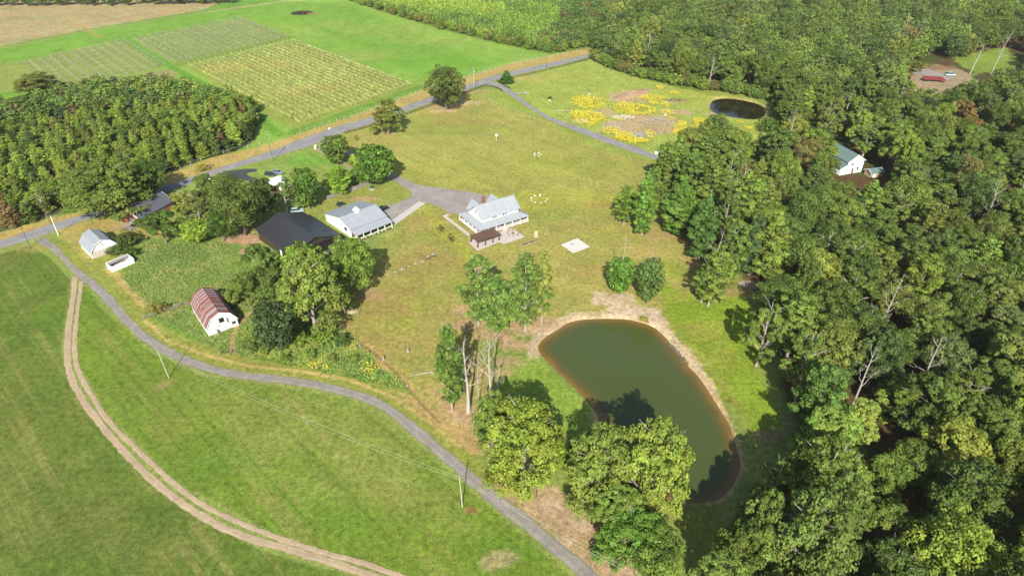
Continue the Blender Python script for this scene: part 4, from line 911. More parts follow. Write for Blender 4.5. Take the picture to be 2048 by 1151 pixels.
fence('board_fence', 'long dark three-board fence along the near side of the upper road', GP([(690,268),(760,249),(830,224),(880,206),(935,186),(970,172),(990,176),(1005,183)]), 2.7, 1.3, ((.35,.14),(.75,.14),(1.12,.14)), M['board_black'])
fence('board_fence', 'dark board fence along the road right of the round roadside evergreen', GP([(1020,158),(1091,142),(1175,121)]), 2.7, 1.3, ((.35,.14),(.75,.14),(1.12,.14)), M['board_black'])
fence('board_fence', 'short dark board fence below the round roadside evergreen', GP([(994,163),(1008,172),(1021,179)]), 2.5, 1.3, ((.35,.14),(.75,.14),(1.12,.14)), M['board_black'])
fence('wire_fence', 'wire fence with pale posts between the vineyards and the road', GP([(600,266),(717,230),(853,180),(937,154),(1029,128),(1119,111),(1172,98)]), 4.2, 1.7, ((.5,.02),(1.0,.02),(1.5,.02)), M['pole_grey'], .06, .01)
fence('wire_fence', 'wire fence with pale posts along the foot of the left-hand wood', GP([(-40,478),(0,462),(45,452),(105,432),(250,393),(340,350),(420,313),(520,290)]), 5.5, 1.7, ((.5,.02),(1.0,.02),(1.5,.02)), M['pole_grey'], .07, .01)
fence('paddock_fence', 'low fence of weathered wooden posts on the lawn side of the side driveway', GP([(958,190),(978,201),(1010,214),(1029,222),(1060,236),(1089,245),(1119,257)]), 3.4, 1.3, ((.5,.05),(1.0,.05)), M['wood_pale'], .07, .02)
def plank_fence(label, pts, H=1.75):
    f = thing('plank_fence', label, 'fence', (pts[0][0], pts[0][1], 0)); o0 = pts[0]; L = sum(math.dist(a, b) for a, b in zip(pts, pts[1:])); P_ = resample(pts, int(L/.16)); b = MB()
    for (x0, y0), (x1, y1) in zip(P_, P_[1:]):
        x0 -= o0[0]; x1 -= o0[0]; y0 -= o0[1]; y1 -= o0[1]; dx, dy = x1-x0, y1-y0; l = math.hypot(dx, dy); nx, ny = -dy/l*.02, dx/l*.02; e = .9; hz = H-random.random()*.04
        xa, ya = x0+dx*e, y0+dy*e; i = len(b.V)
        b.V += [(x0-nx,y0-ny,.03),(xa-nx,ya-ny,.03),(xa+nx,ya+ny,.03),(x0+nx,y0+ny,.03),(x0-nx,y0-ny,hz),(xa-nx,ya-ny,hz),(xa+nx,ya+ny,hz),(x0+nx,y0+ny,hz)]
        for fc in ((0,3,2,1),(4,5,6,7),(0,1,5,4),(1,2,6,5),(2,3,7,6),(3,0,4,7)): b.F.append([i+k for k in fc]); b.M.append(0)
    b.build('planks', M['wood_grey'], f)
    for x, y in resample(pts, max(2, int(L/2.6)+1)):
        b = MB(); x -= o0[0]; y -= o0[1]; b.box(x-.07,x+.07,y-.07,y+.07,0,H+.08); b.build('post', M['wood_grey'], f)
    for z in (.4, 1.35):
        b = MB(); q = resample(pts, 12); b.tube([(x-o0[0], y-o0[1]+.05, z) for x, y in q], [.04]*12, 4); b.build('rail', M['wood_grey'], f)
plank_fence('tall weathered plank fence running down the drive from the road', GP([(632,300),(651,311),(683,328),(720,350),(742,364)]))
plank_fence('tall weathered plank fence running back behind the white outbuilding', GP([(742,367),(714,379),(679,389.5),(655,399.5)]))
b = MB(); b.box(-.35,.35,-.35,.35,0,1.9); b.box(-.45,.45,-.45,.45,1.9,2.05); o = b.build('gate_pillar', M['white_paint']); o.location = (*G(632,299), 0); tag(o, 'square white pillar at the road end of the plank fence', 'pillar')
b = MB()
for k, (x, y) in enumerate([(-.0,0),(2.6,.5),(5.2,1.1),(7.8,1.9),(10.4,2.5)]):
    b.box(x-.07,x+.07,y-.07,y+.07,0,1.2)
    if k < 4:
        for z in (.4,.75,1.05): b.tube([(x,y,z+random.uniform(-.1,.1)),(x+2.6,y+.6,z+random.uniform(-.15,.1))], [.06,.05], 5)
f_ = thing('split_rail_fence', 'tumbledown grey rail fence in the long grass left of the rusty-roofed barn', 'fence', (*G(287,638), 0), R_(24)); b.build('rails', M['wood_grey'], f_)
b = MB(); b.box(-.1,.1,-.1,.1,0,1.7); b.tube([(0,0,1.2),(.9,.5,.1)], [.05,.05], 5); b.build('end_post', M['wood_grey'], f_)
f_ = thing('split_rail_fence', 'short broken rail fence piece hidden in long grass up the slope from the lane', 'fence', (*G(347,614), 0), R_(24)); b = MB()
for k in range(7): x = random.uniform(0,3); b.tube([(x,random.uniform(0,.6),.2+random.random()*.6),(x+1.8,random.uniform(0,1),.2+random.random()*.6)], [.06,.05], 5)
b.build('rails', M['wood_grey'], f_)
f_ = thing('field_gate', 'dark broken gate between two grey posts below the rusty-roofed barn', 'gate', (*G(440,710), 0), R_(18))
for x in (0, 2.9): b = MB(); b.box(x-.1,x+.1,-.1,.1,0,1.5); b.build('post', M['wood_grey'], f_)
b = MB(); b.tube([(0,0,1.1),(1.4,0,.7),(2.9,0,1.1)], [.07,.06,.07], 5); b.tube([(0,0,.5),(2.9,0,.6)], [.05,.05], 5); b.build('bar', M['board_black'], f_)
# ------------------------------------------------------------------ stones, stumps, small lawn things
def rock_mesh(seed, r, hz=.8):
    rnd = random.Random(seed); bm = bmesh.new(); bmesh.ops.create_icosphere(bm, subdivisions=2, radius=r)
    for v in bm.verts:
        k = 1+rnd.uniform(-.16,.16); v.co = Vector((v.co.x*k, v.co.y*k*.85, max(v.co.z*k*hz, -.1*r)+.1*r))
    me = bpy.data.meshes.new('rock'); bm.to_mesh(me); bm.free(); return me
ordn = ['first','second','third','fourth','fifth','sixth','seventh','eighth','ninth','tenth']
for k, (x, y) in enumerate([(776.7,549),(791,544),(804,538.5),(817,533),(831,528),(844.5,523)]):
    me = rock_mesh(k, .42+.08*((k*7) % 3)); me.materials.append(M['stone']); o = link('boulder', me); o.location = (*G(x, y), 0); o.rotation_euler = (0,0,k*1.3)
    tag(o, 'round grey boulder on the lawn, %s in the line counted from the round shade tree' % ordn[k], 'boulder', 'boulders in a line on the lawn')
for k, (x, y) in enumerate([(857,517),(867.5,513)]):
    t_ = thing('stone_seat', ['stone-topped garden seat at the end of the boulder line, the left of the two', 'stone-topped garden seat at the end of the boulder line, the right of the two'][k], 'seat', (*G(x, y), 0), R_(20), 'garden seats by the boulder line')
    me = rock_mesh(20+k, .68, .35); me.materials.append(M['stone']); o = link('top', me, t_); o.location = (0,0,.85)
    for lx, ly in ((-.4,-.3),(.4,-.3),(-.4,.3),(.4,.3)): b = MB(); b.box(lx-.08,lx+.08,ly-.08,ly+.08,0,.95); b.build('leg', M['board_black'], t_)
labs = ['grey stump at the top of the ditch beside the small dark bush', 'grey stump on the dry strip, next one down the ditch', 'blue-grey stump at the tan edge of the lawn by the yellow flowers', 'pale stump on a bare patch out on the sloping lawn', 'small dark stump beside the ditch near the fallen branch']
for k, (x, y, r) in enumerate([(700,681,.45),(720,693,.42),(767,719,.6),(816,703,.6),(814,772,.4)]):
    b = MB(); b.tube([(0,0,-.1),(0,0,.2),(.03,0,.9*r/.5),(.05,0,1.0*r/.5)], [r*.75,r*.55,r*.45,r*.4], 9); o = b.build('tree_stump', M['stone']); o.location = (*G(x, y), 0); tag(o, labs[k], 'stump')
for k, (x, y) in enumerate([(1056,984),(1073,993)]):
    b = MB(); b.tube([(0,0,-.1),(0,0,1.1)], [.09,.08], 6); b.box(-.12,.12,-.12,.12,1.0,1.25); o = b.build('marker_post', M['board_black']); o.location = (*G(x, y), 0); tag(o, ['short dark post under the yellow-green tree, the left one','short dark post under the yellow-green tree, the right one'][k], 'post')
w_ = thing('wooden_board', 'upright pale wooden climbing board on the lawn right of the patio', 'play board', (*G(1072,474), 0), R_(0))
b = MB(); b.slab([(-.75,-.3,0.05),(.75,-.3,.05),(.5,.5,2.3),(-.5,.5,2.3)], .1); b.build('panel', M['wood_pale'], w_)
for s in (-1, 1): b = MB(); b.tube([(s*.5,.5,2.2),(s*.7,1.4,0)], [.06,.06], 5); b.build('prop', M['wood_pale'], w_)
w_ = thing('wood_teepee', 'little teepee of pale poles on the lawn right of the wooden board', 'wood pile', (*G(1093.5,468), 0))
for k in range(9):
    a = k*.7; b = MB(); b.tube([(math.cos(a)*.95, math.sin(a)*.95, 0), (-math.cos(a)*.1, -math.sin(a)*.1, 2.0+.7*(k % 2))], [.07,.04], 5); b.build('stick', M['wood_pale'], w_)
A = G(1046,492.5); w_ = thing('garden_bed', 'long low framed bed in two halves of brown mulch on the lawn', 'garden bed', (A[0], A[1], 0), R_(33))
b = MB(); L, wd = 5.8, 1.7
b.box(0,L,0,.14,0,.22); b.box(0,L,wd-.14,wd,0,.22); b.box(0,.14,.14,wd-.14,0,.22); b.box(L-.14,L,.14,wd-.14,0,.22); b.box(L/2-.12,L/2+.12,.14,wd-.14,0,.22); b.build('frame', M['wood_pale'], w_)
for x0, x1 in ((.14,L/2-.12),(L/2+.12,L-.14)): b = MB(); b.box(x0,x1,.14,wd-.14,.01,.12); b.build('mulch', M['mulch'], w_)
b = MB(); b.box(-.5,.5,-.5,.5,0,.06); o = b.build('floor_hatch', M['metal']); o.location = (*G(1144,489), .12); o.rotation_euler = (0,0,R_(35)); tag(o, 'small grey square hatch set in the white concrete pad', 'hatch')
b = MB(); b.box(-.6,.6,-.5,.5,0,.9); b.box(-.65,.65,-.55,.55,.9,1.0); o = b.build('utility_box', mat_paint('dark_green_paint', [.03,.09,.07])); o.location = (*G(744,377), .08); tag(o, 'dark green utility box on its own pale slab by the drive', 'utility box')
o = sheet('box_slab', [(738,379),(744,375),(750,378),(744,381.5)], .08, M['concrete'], .08); tag(o, kind='structure')
bh = thing('bird_house', 'white bird house on a tall post out on the upper lawn', 'bird house', (*G(993,282), 0)); b = MB(); b.tube([(0,0,0),(0,0,2.4)], [.06,.05], 6); b.build('post', M['white_paint'], bh)
b = MB(); b.box(-.35,.35,-.3,.3,2.4,3.0); b.slab([(-.45,-.4,2.95),(.45,-.4,2.95),(.45,0,3.3),(-.45,0,3.3)], .05); b.slab([(-.45,.004,3.3),(.45,.004,3.3),(.45,.4,2.95),(-.45,.4,2.95)], .05); b.build('house', M['white_paint'], bh)
b = MB(); b.box(-.4,.4,-.6,.6,0,.5); o = b.build('road_marker', M['white_paint']); o.location = (*G(659,258), 0); tag(o, 'low white block on the far verge of the road', 'marker')
# rubble, logs and brush in the rough paddock
def pile(name, label, cat, x, y, rx, ry, n, mat, kind='rock', h=.8, seed=0, rz=0, lmin=.8, lmax=2.6):
    rnd = random.Random(seed); t_ = MB()
    for k in range(n):
        a, q = rnd.random()*6.28, math.sqrt(rnd.random()); px_, py_ = rx*q*math.cos(a), ry*q*math.sin(a); z = h*(1-q)*rnd.random()
        if kind == 'rock':
            r = rnd.uniform(.22,.6); c = [(px_+r*rnd.uniform(.7,1.1)*sx, py_+r*rnd.uniform(.6,1)*sy, z+r*sz*rnd.uniform(.4,.8)) for sz in (-.3, 1) for sx, sy in ((-1,-1),(1,-1),(1,1),(-1,1))]
            i = len(t_.V); t_.V += c
            for f in ((0,3,2,1),(4,5,6,7),(0,1,5,4),(1,2,6,5),(2,3,7,6),(3,0,4,7)): t_.F.append([i+j for j in f]); t_.M.append(0)
        else:
            L = rnd.uniform(lmin,lmax); b2 = rnd.random()*3.14 if kind == 'brush' else rnd.gauss(rz,.25)
            t_.tube([(px_-L/2*math.cos(b2), py_-L/2*math.sin(b2), .1+z), (px_, py_, .15+z+rnd.random()*.1), (px_+L/2*math.cos(b2), py_+L/2*math.sin(b2), .1+z+rnd.random()*.4)], [.1,.12,.06] if kind == 'log' else [.05,.05,.02], 5)
    o = t_.build(name, mat); o.location = (*G(x, y), 0); tag(o, label, cat); return o
pile('rubble_pile', 'scatter of pale rubble at the left edge of the flowery paddock', 'rubble', 1163,243,4,3,40,M['stone_pale'],seed=1)
pile('rubble_pile', 'pale rubble heap below the round ring of yellow flowers', 'rubble', 1247,234,6,2.6,60,M['stone_pale'],seed=2)
pile('rubble_pile', 'grey rubble among the lowest yellow flowers nearest the side driveway', 'rubble', 1284,270,7,3.5,90,M['stone'],seed=3)
pile('rubble_pile', 'small grey rubble strip left of the bare centre of the paddock', 'rubble', 1222,253,5,3,45,M['stone'],seed=4)
pile('brush_pile', 'large tangled brush pile in the middle of the bare ground of the paddock', 'brush pile', 1312,243,9,4,150,M['deadwood'],'brush',2.0,seed=5)
pile('brush_pile', 'dark burnt brush pile on the upper right of the paddock', 'brush pile', 1350,201,6,2.5,70,M['soil_dark'],'brush',1.2,seed=6)
pile('log_pile', 'low stack of pale logs on the upper left of the paddock', 'log pile', 1047,187,4.5,2,22,M['deadwood'],'log',.5,seed=7,rz=-.5)
pile('log_pile', 'fallen pale logs at the left edge of the flowers near the side driveway', 'log pile', 1128,222,6,.8,10,M['deadwood'],'log',.3,seed=8,rz=-.15)
pile('brush_pile', 'grey heap of cut brush at the edge of the shade right of the leaning trees', 'brush pile', 1497,571,3.2,2.2,110,M['deadwood'],'brush',1.2,seed=9)
pile('rubble_pile', 'small pale rubble heap behind the vehicle-sized white heap by the driveway end', 'rubble', 1378,296,5,3,60,M['wood_pale'],'rock',1.5,seed=10)
pile('debris_heap', 'bright white heap of scrap beside the end of the side driveway', 'scrap heap', 1322,306,2.8,2,40,M['white_paint'],'rock',1.4,seed=11)
pile('log_pile', 'dark heap of logs beside the far small pond', 'log pile', 1345,298,3,1.5,14,M['wood_grey'],'log',.5,seed=12,rz=.2)
pile('brush_heap', 'round black burnt heap out in the far green field', 'brush pile', 603,26,8,6,160,M['soil_dark'],'brush',2.0,seed=13)
for x, y, lab in ((1331,231,'white boulder right of the big brush pile'),(1099,202,'pale boulder beside the tiny bush on the left of the paddock'),(1300,205,'pale boulder among the middle flowers'),(1178,189,'pale boulder above the upper left flowers')):
    me = rock_mesh(int(x), .8); me.materials.append(M['stone_pale']); o = link('boulder', me); o.location = (*G(x, y), 0); tag(o, lab, 'boulder')
rr = random.Random(3)
for k in range(26):   # stones along the right bank of the pond
    f = k/25; x = 1338+(1377-1338)*f+rr.uniform(-2,2); y = 684+(728-684)*f+rr.uniform(-2,2); me = rock_mesh(100+k % 5, .28+rr.random()*.2)
    me.materials.append(M['stone_dark']); o = link('bank_stone', me); o.location = (*G(x, y), -.2); tag(o, 'small dark stone on the right bank of the pond, %s from the top' % ordinal(k+1), 'stone', 'stones along the right bank of the pond')
# dirt mound
n = 26; xs_, ys_ = np.meshgrid(np.linspace(-1,1,60), np.linspace(-1,1,30)); rr_ = np.sqrt(xs_**2+ys_**2); hgt = np.clip(1-rr_, 0, 1)**.8*(1.8+.9*fbm(xs_*3+5, ys_*3, 3))-.06
i = np.arange(60*30).reshape(30, 60); q = np.stack([i[:-1,:-1].ravel(), i[:-1,1:].ravel(), i[1:,1:].ravel(), i[1:,:-1].ravel()], 1)
me = np_mesh('dirt_mound', np.stack([xs_.ravel()*15, ys_.ravel()*4.5, hgt.ravel()], 1), q, mat_plain('bare_tan_earth', alb(206,172,134), alb(176,140,104), .4, 1, bumpd=.2), True)
o = link('dirt_mound', me); o.location = (*G(1264,189), 0); a, b_ = G(1225,200), G(1300,176); o.rotation_euler = (0,0,math.atan2(b_[1]-a[1], b_[0]-a[0])); tag(o, 'long low mound of bare tan earth behind the yellow flowers', 'dirt mound')
# ------------------------------------------------------------------ trees
def unit(v): return v/np.maximum(np.linalg.norm(v, axis=-1, keepdims=True), 1e-9)
def leaves(centres, radii, tones, n, size, seed, elong=1.3, up=.25, jitn=.55, droop=0.0, shell=(.72, 1.08)):
    """n leaf clumps over a set of lobes: returns verts (4n,3), quads, tone"""
    r = np.random.default_rng(seed); c = np.asarray(centres); R3 = np.asarray(radii); w = (R3[:, 0]*R3[:, 2]); w = w/w.sum()
    k = r.choice(len(c), n, p=w); d = unit(r.normal(size=(n, 3))); d[:, 2] = np.abs(d[:, 2])*np.where(r.random(n) < .78, 1, -1)
    d = unit(d); p = c[k]+R3[k]*d*r.uniform(shell[0], shell[1], (n, 1))
    nn = unit(d+np.array([0, 0, up])+r.normal(size=(n, 3))*jitn)
    t = unit(np.cross(nn, r.normal(size=(n, 3)))); b = np.cross(nn, t)
    s = size*r.uniform(.55, 1.35, (n, 1)); a = t*s*elong*.5; bb = b*s*.5
    if droop: a[:, 2] -= droop*s[:, 0]*.3
    fold = nn*s*r.uniform(-.18, .18, (n, 1))
    V = np.stack([p-a-bb*.55, p+bb*r.uniform(.7, 1.2, (n, 1))-a*.25+fold, p+a+bb*.4, p-bb*r.uniform(.7, 1.2, (n, 1))+a*.2+fold], 1).reshape(-1, 3)
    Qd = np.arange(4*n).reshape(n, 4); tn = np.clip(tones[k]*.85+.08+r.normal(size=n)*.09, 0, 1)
    return V, Qd, np.repeat(tn, 4)
def lobes_round(H, Wd, z0, n, rr, seed, irr=.18, drop=.12, flat=.8, bulge=.5):
    r = np.random.default_rng(seed); g = math.pi*(3-math.sqrt(5)); C_, R3, T_ = [], [], []
    a = Wd/2; c = (H-z0)/2; ph = r.random()*6
    for i in range(n):
        y = 1-2*(i+.5)/n; rad = math.sqrt(max(0, 1-y*y)); th = g*i
        if r.random() < drop: continue
        q = r.uniform(rr*.75, rr*1.35)*Wd; k = 1+irr*(math.sin(th*2+ph)*math.cos(y*3+ph)+r.uniform(-.8, .8))
        z = y; 
        if y < 0: rad *= (1-bulge*.3*abs(y))
        C_.append((math.cos(th)*rad*(a-q*.7)*k, math.sin(th)*rad*(a-q*.7)*k, z0+c+z*(c-q*.6)*k*.98)); R3.append((q, q, q*flat)); T_.append(r.random())
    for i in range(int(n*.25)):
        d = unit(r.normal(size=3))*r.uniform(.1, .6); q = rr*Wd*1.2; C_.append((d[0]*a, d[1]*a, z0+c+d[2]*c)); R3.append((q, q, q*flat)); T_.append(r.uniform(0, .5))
    return np.array(C_), np.array(R3), np.array(T_)
def lobes_cluster(H, Wd, z0, nm, ns, seed, sub=.27, flat=.82, spread=1.0):
    """a crown of several limbs' worth of foliage: big sub-crowns, each made of small lobes"""
    r = np.random.default_rng(seed); C_, R3, T_ = [], [], []; a = Wd/2; g = 2.39996; ph = r.random()*6
    for i in range(nm):
        f = (i+.5)/nm; zc = z0+(H-z0)*(.13+.70*f)+r.normal()*.05*H; q = Wd*sub*r.uniform(.7, 1.25)*(1.1-.35*f)
        rad = (a-q*.75)*math.sqrt(max(.02, 1-f**1.8))*r.uniform(.7, 1.12)*spread; th = g*i+ph+r.normal()*.2; cx, cy = math.cos(th)*rad, math.sin(th)*rad
        if zc+q*flat > H: zc = H-q*flat
        tt = r.random()
        for j in range(ns):
            d = unit(r.normal(size=3)); d[2] = abs(d[2])*(1 if r.random() < .82 else -.6); sq = q*r.uniform(.26, .42)
            C_.append((cx+d[0]*(q-sq*.5), cy+d[1]*(q-sq*.5), zc+d[2]*(q*flat-sq*.4))); R3.append((sq, sq, sq*.8)); T_.append(np.clip(tt*.55+r.random()*.45, 0, 1))
    return np.array(C_), np.array(R3), np.array(T_)
def lobes_column(H, Wd, z0, n, rq, seed, prof, irr=.15, flat=.45):
    r = np.random.default_rng(seed); C_, R3, T_ = [], [], []
    for i in range(n):
        f = (i+r.random())/n; z = z0+(H-z0)*f; a = Wd/2*prof(f)*(1+irr*r.uniform(-1, 1)); th = i*2.39996+r.random()*.5; q = rq*(.55+.7*prof(f))*r.uniform(.8, 1.25)
        rad = max(0, a-q*.6)*(1 if r.random() < .8 else r.random())
        C_.append((math.cos(th)*rad, math.sin(th)*rad, z)); R3.append((q, q, q*flat*(1+.3*r.random()))); T_.append(r.random())
    return np.array(C_), np.array(R3), np.array(T_)
def trunk_mesh(name, H, z0, Wd, r0, nl, seed, top=.8, reach=.75, forks=True, lean=0):
    rnd = random.Random(seed); b = MB(); pts = []; zt = H*top
    for k in range(6):
        f = k/5; pts.append((math.sin(f*3+seed)*.02*H*f+lean*f*H, math.cos(f*2.3+seed)*.02*H*f, zt*f-.2*(k == 0)))
    b.tube(pts, [r0*1.35]+[r0*(1-.8*f/5) for f in range(1, 6)], 7)
    for i in range(nl):
        f = (i+.5)/nl; z = z0*.8+(zt-z0*.8)*f*.9; j = z/zt; a = i*2.4+rnd.random(); L = Wd/2*reach*(1-.35*f)*rnd.uniform(.8, 1.1); rr = r0*(.5-.3*f)
        cx, cy = math.sin(j*3+seed)*.02*H*j+lean*j*H, math.cos(j*2.3+seed)*.02*H*j
        m1 = (cx+math.cos(a)*L*.5, cy+math.sin(a)*L*.5, z+L*.28); m2 = (cx+math.cos(a+.15)*L, cy+math.sin(a+.15)*L, z+L*.6)
        b.tube([(cx, cy, z), m1, m2], [rr, rr*.65, rr*.22], 5)
        if forks:
            for s in (-.6, .5): b.tube([m1, (m1[0]+math.cos(a+s)*L*.4, m1[1]+math.sin(a+s)*L*.4, m1[2]+L*.3)], [rr*.5, rr*.15], 4)
    me = bpy.data.meshes.new(name); me.from_pydata(b.V, [], b.F); return me
PROTO = {}
def proto(kind, H, Wd, cr, tr, mat='bark'):
    V, Qd, tn = cr; me = np_mesh(kind+'_crown', V, Qd, M['leaf'], False, {'tone': ('FLOAT', tn)})
    tr.materials.append(M[mat]); PROTO.setdefault(kind, []).append((me, tr, H, Wd))
def cat(*ls):
    V, Q_, T = [], [], []; o = 0
    for v, q, t in ls: V.append(v); Q_.append(q+o); T.append(t); o += len(v)
    return np.concatenate(V), np.concatenate(Q_), np.concatenate(T)
for s in range(7):      # broad oaks
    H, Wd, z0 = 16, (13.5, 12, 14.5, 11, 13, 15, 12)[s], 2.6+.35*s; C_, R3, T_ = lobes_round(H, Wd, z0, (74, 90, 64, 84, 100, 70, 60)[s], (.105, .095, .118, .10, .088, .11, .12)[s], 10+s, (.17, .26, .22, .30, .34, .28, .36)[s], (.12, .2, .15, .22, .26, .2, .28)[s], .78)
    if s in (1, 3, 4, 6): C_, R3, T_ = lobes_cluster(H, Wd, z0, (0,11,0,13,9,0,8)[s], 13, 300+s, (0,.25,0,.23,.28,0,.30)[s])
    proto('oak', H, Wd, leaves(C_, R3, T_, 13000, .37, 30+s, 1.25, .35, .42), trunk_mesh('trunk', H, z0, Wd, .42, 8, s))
for s in range(3):      # open irregular hardwoods, limbs showing
    H, Wd, z0 = 18, 12, 3.5; C_, R3, T_ = lobes_cluster(H, Wd, z0, 13, 9, 60+s, .185, .8, 1.1)
    proto('loose', H, Wd, leaves(C_, R3, T_, 8000, .36, 70+s, 1.4, .35, .55, shell=(.5, 1.15)), trunk_mesh('trunk', H, z0, Wd, .36, 12, 5+s, .92, .95), 'bark_pale')
for s in range(3):      # upright feathery trees
    H, Wd, z0 = 17, 8, 1.6
    C_, R3, T_ = lobes_column(H, Wd, z0, 120, .98, 80+s, lambda f: (math.sin(math.pi*min(1, (f*.92+.12)))**.62)*(1-.28*f)*(1+.16*math.sin(f*23+s)), .34)
    proto('feathery', H, Wd, leaves(C_, R3, T_, 10500, .34, 90+s, 2.1, .5, .42, droop=.5), trunk_mesh('trunk', H, z0, Wd, .34, 12, 9+s, .95, .8), 'bark_pale')
for s in range(4):      # ragged trees on a bare foot
    H, Wd, z0 = 17, 8.5, 2.6
    C_, R3, T_ = lobes_column(H, Wd, z0, 150, .82, 400+s, lambda f: (.22+.85*math.sin(math.pi*min(1, f*.85+.08))**.9)*(1-.25*f)*(1+.22*math.sin(f*(17+3*s)+s)), .42)
    keep = np.random.default_rng(s).random(len(C_)) > .16; C_, R3, T_ = C_[keep], R3[keep], T_[keep]
    proto('vase', H, Wd, leaves(C_, R3, T_, 11000, .29, 410+s, 1.7, .45, .5, shell=(.6, 1.15)), trunk_mesh('trunk', H, z0, Wd, .32, 14, 70+s, .97, .85), 'bark_pale')
for s in range(3):      # narrow young trees of the left-hand wood
    H, Wd, z0 = 11, 5.0, 1.0
    C_, R3, T_ = lobes_column(H, Wd, z0, 46, .85, 120+s, lambda f: ((1-f)**.5)*min(1, .6+f*2.2)+.07, .3, .65)
    proto('slim', H, Wd, leaves(C_, R3, T_, 3000, .34, 130+s, 1.4, .4, .45), trunk_mesh('trunk', H, z0, Wd, .14, 6, 12+s, .95, .6, False))
for s in range(2):      # dense egg-shaped shade trees
    H, Wd, z0 = 12, 9.5, 1.4; C_, R3, T_ = lobes_round(H, Wd, z0, 80, .10, 140+s, .10, .04, .8)
    proto('egg', H, Wd, leaves(C_, R3, T_, 6500, .42, 150+s, 1.3, .3), trunk_mesh('trunk', H, z0, Wd, .3, 7, 20+s, .8, .7))
for s in range(2):      # conical evergreens
    H, Wd, z0 = 12, 6.5, .5
    C_, R3, T_ = lobes_column(H, Wd, z0, 90, .85, 160+s, lambda f: (1-f)**.8*min(1, .8+f*3)+.05, .12, .4)
    proto('evergreen', H, Wd, leaves(C_, R3, T_, 3800, .45, 170+s, 2.0, .35, .5, droop=.6), trunk_mesh('trunk', H, z0, Wd, .25, 5, 30+s, .97, .6, False))
for s in range(3):      # bushes
    H, Wd, z0 = 3, 4.2, .15; C_, R3, T_ = lobes_round(H, Wd, z0, 26, .15, 180+s, .3, .1, .8)
    proto('bush', H, Wd, leaves(C_, R3, T_, 1500, .25, 190+s, 1.4, .35, .45), trunk_mesh('trunk', H, .3, Wd, .09, 5, 40+s, .7, .7, False))
for s in range(2):      # large leafy foreground trees, finely modelled
    H, Wd, z0 = 17, 15, 1.6; C_, R3, T_ = lobes_cluster(H, Wd, z0, 24, 12, 200+s, .215, .8, 1.05)
    proto('big', H, Wd, leaves(C_, R3, T_, 19000, .36, 210+s, 1.25, .35, .5), trunk_mesh('trunk', H, z0, Wd, .45, 14, 50+s, .9, .9), 'bark_pale')
for s in range(2):      # sapling
    H, Wd, z0 = 4, 1.9, 1.5; C_, R3, T_ = lobes_round(H, Wd, z0, 12, .16, 220+s, .3, .1, .9)
    proto('sapling', H, Wd, leaves(C_, R3, T_, 170, .24, 230+s), trunk_mesh('trunk', H, z0, Wd, .05, 4, 60+s, .95, .8, False))
def dead_mesh(seed, H, r0, spread=.28, n=9, twigs=True, top=1.0):
    rnd = random.Random(seed); b = MB(); pts = [(0, 0, -.2)]
    for k in range(1, 8): f = k/7; pts.append((math.sin(f*4+seed)*.022*H*f, math.cos(f*3+seed)*.02*H*f, H*f))
    b.tube(pts, [r0*(1.25 if k == 0 else 1-.82*k/7) for k in range(8)], 7)
    def br(p, d, L, r, dep):
        q = [Vector(p)]; dd = Vector(d).normalized()
        for k in range(4): dd = (dd+Vector((rnd.gauss(0, .2), rnd.gauss(0, .2), .10+rnd.gauss(0, .12)))).normalized(); q.append(q[-1]+dd*L/4)
        b.tube(q, [r, r*.75, r*.55, r*.35, r*.15], 4)
        if dep: 
            for k in range(3): j = rnd.choice((1, 2, 3)); br(q[j], dd+Vector((rnd.gauss(0, .8), rnd.gauss(0, .8), .3)), L*.5, r*.45, dep-1)
    for i in range(n):
        f = .35+.62*(i+.5)/n; k = int(f*7); p = Vector(pts[k]).lerp(Vector(pts[min(7, k+1)]), f*7-k); a = i*2.4+rnd.random(); up = .2+f*.9
        br(p, (math.cos(a), math.sin(a), up), H*spread*(1.15-.6*f)*rnd.uniform(.7, 1.2), r0*(.42-.25*f), 1 if twigs else 0)
    me = bpy.data.meshes.new('dead_wood'); me.from_pydata(b.V, [], b.F); me.materials.append(M['deadwood']); return me
DEAD = [dead_mesh(s, 18, .34, .24, 9) for s in (1, 2, 3)]
def tree(kind, x, y, h, w, col, label, group=None, name=None, rz=None, variant=None, snag=None, lean=(0, 0), catg='tree'):
    L = PROTO[kind]; cm, tm, H, Wd = L[(variant if variant is not None else random.randrange(len(L))) % len(L)]
    nm = name or {'oak': 'broadleaf_tree', 'loose': 'open_crowned_tree', 'feathery': 'upright_tree', 'vase': 'ragged_tree', 'slim': 'young_tree', 'egg': 'shade_tree', 'evergreen': 'evergreen_tree', 'bush': 'bush', 'big': 'spreading_tree', 'sapling': 'sapling'}[kind]
    r = thing(nm, label, catg, (x, y, 0), rz if rz is not None else random.random()*6.28, group)
    r.rotation_euler[0], r.rotation_euler[1] = lean
    c = link('crown', cm, r); t = link('trunk', tm, r); s = (w/Wd, w/Wd, h/H); c.scale = s; t.scale = s; c.color = (col[0]*1.10, col[1]*1.04, col[2]*.70, 1)
    if snag:
        me = dead_mesh(snag[0], snag[1], snag[2], snag[3] if len(snag) > 3 else .16, snag[4] if len(snag) > 4 else 5); o = link('dead_top', me, r)
    return r
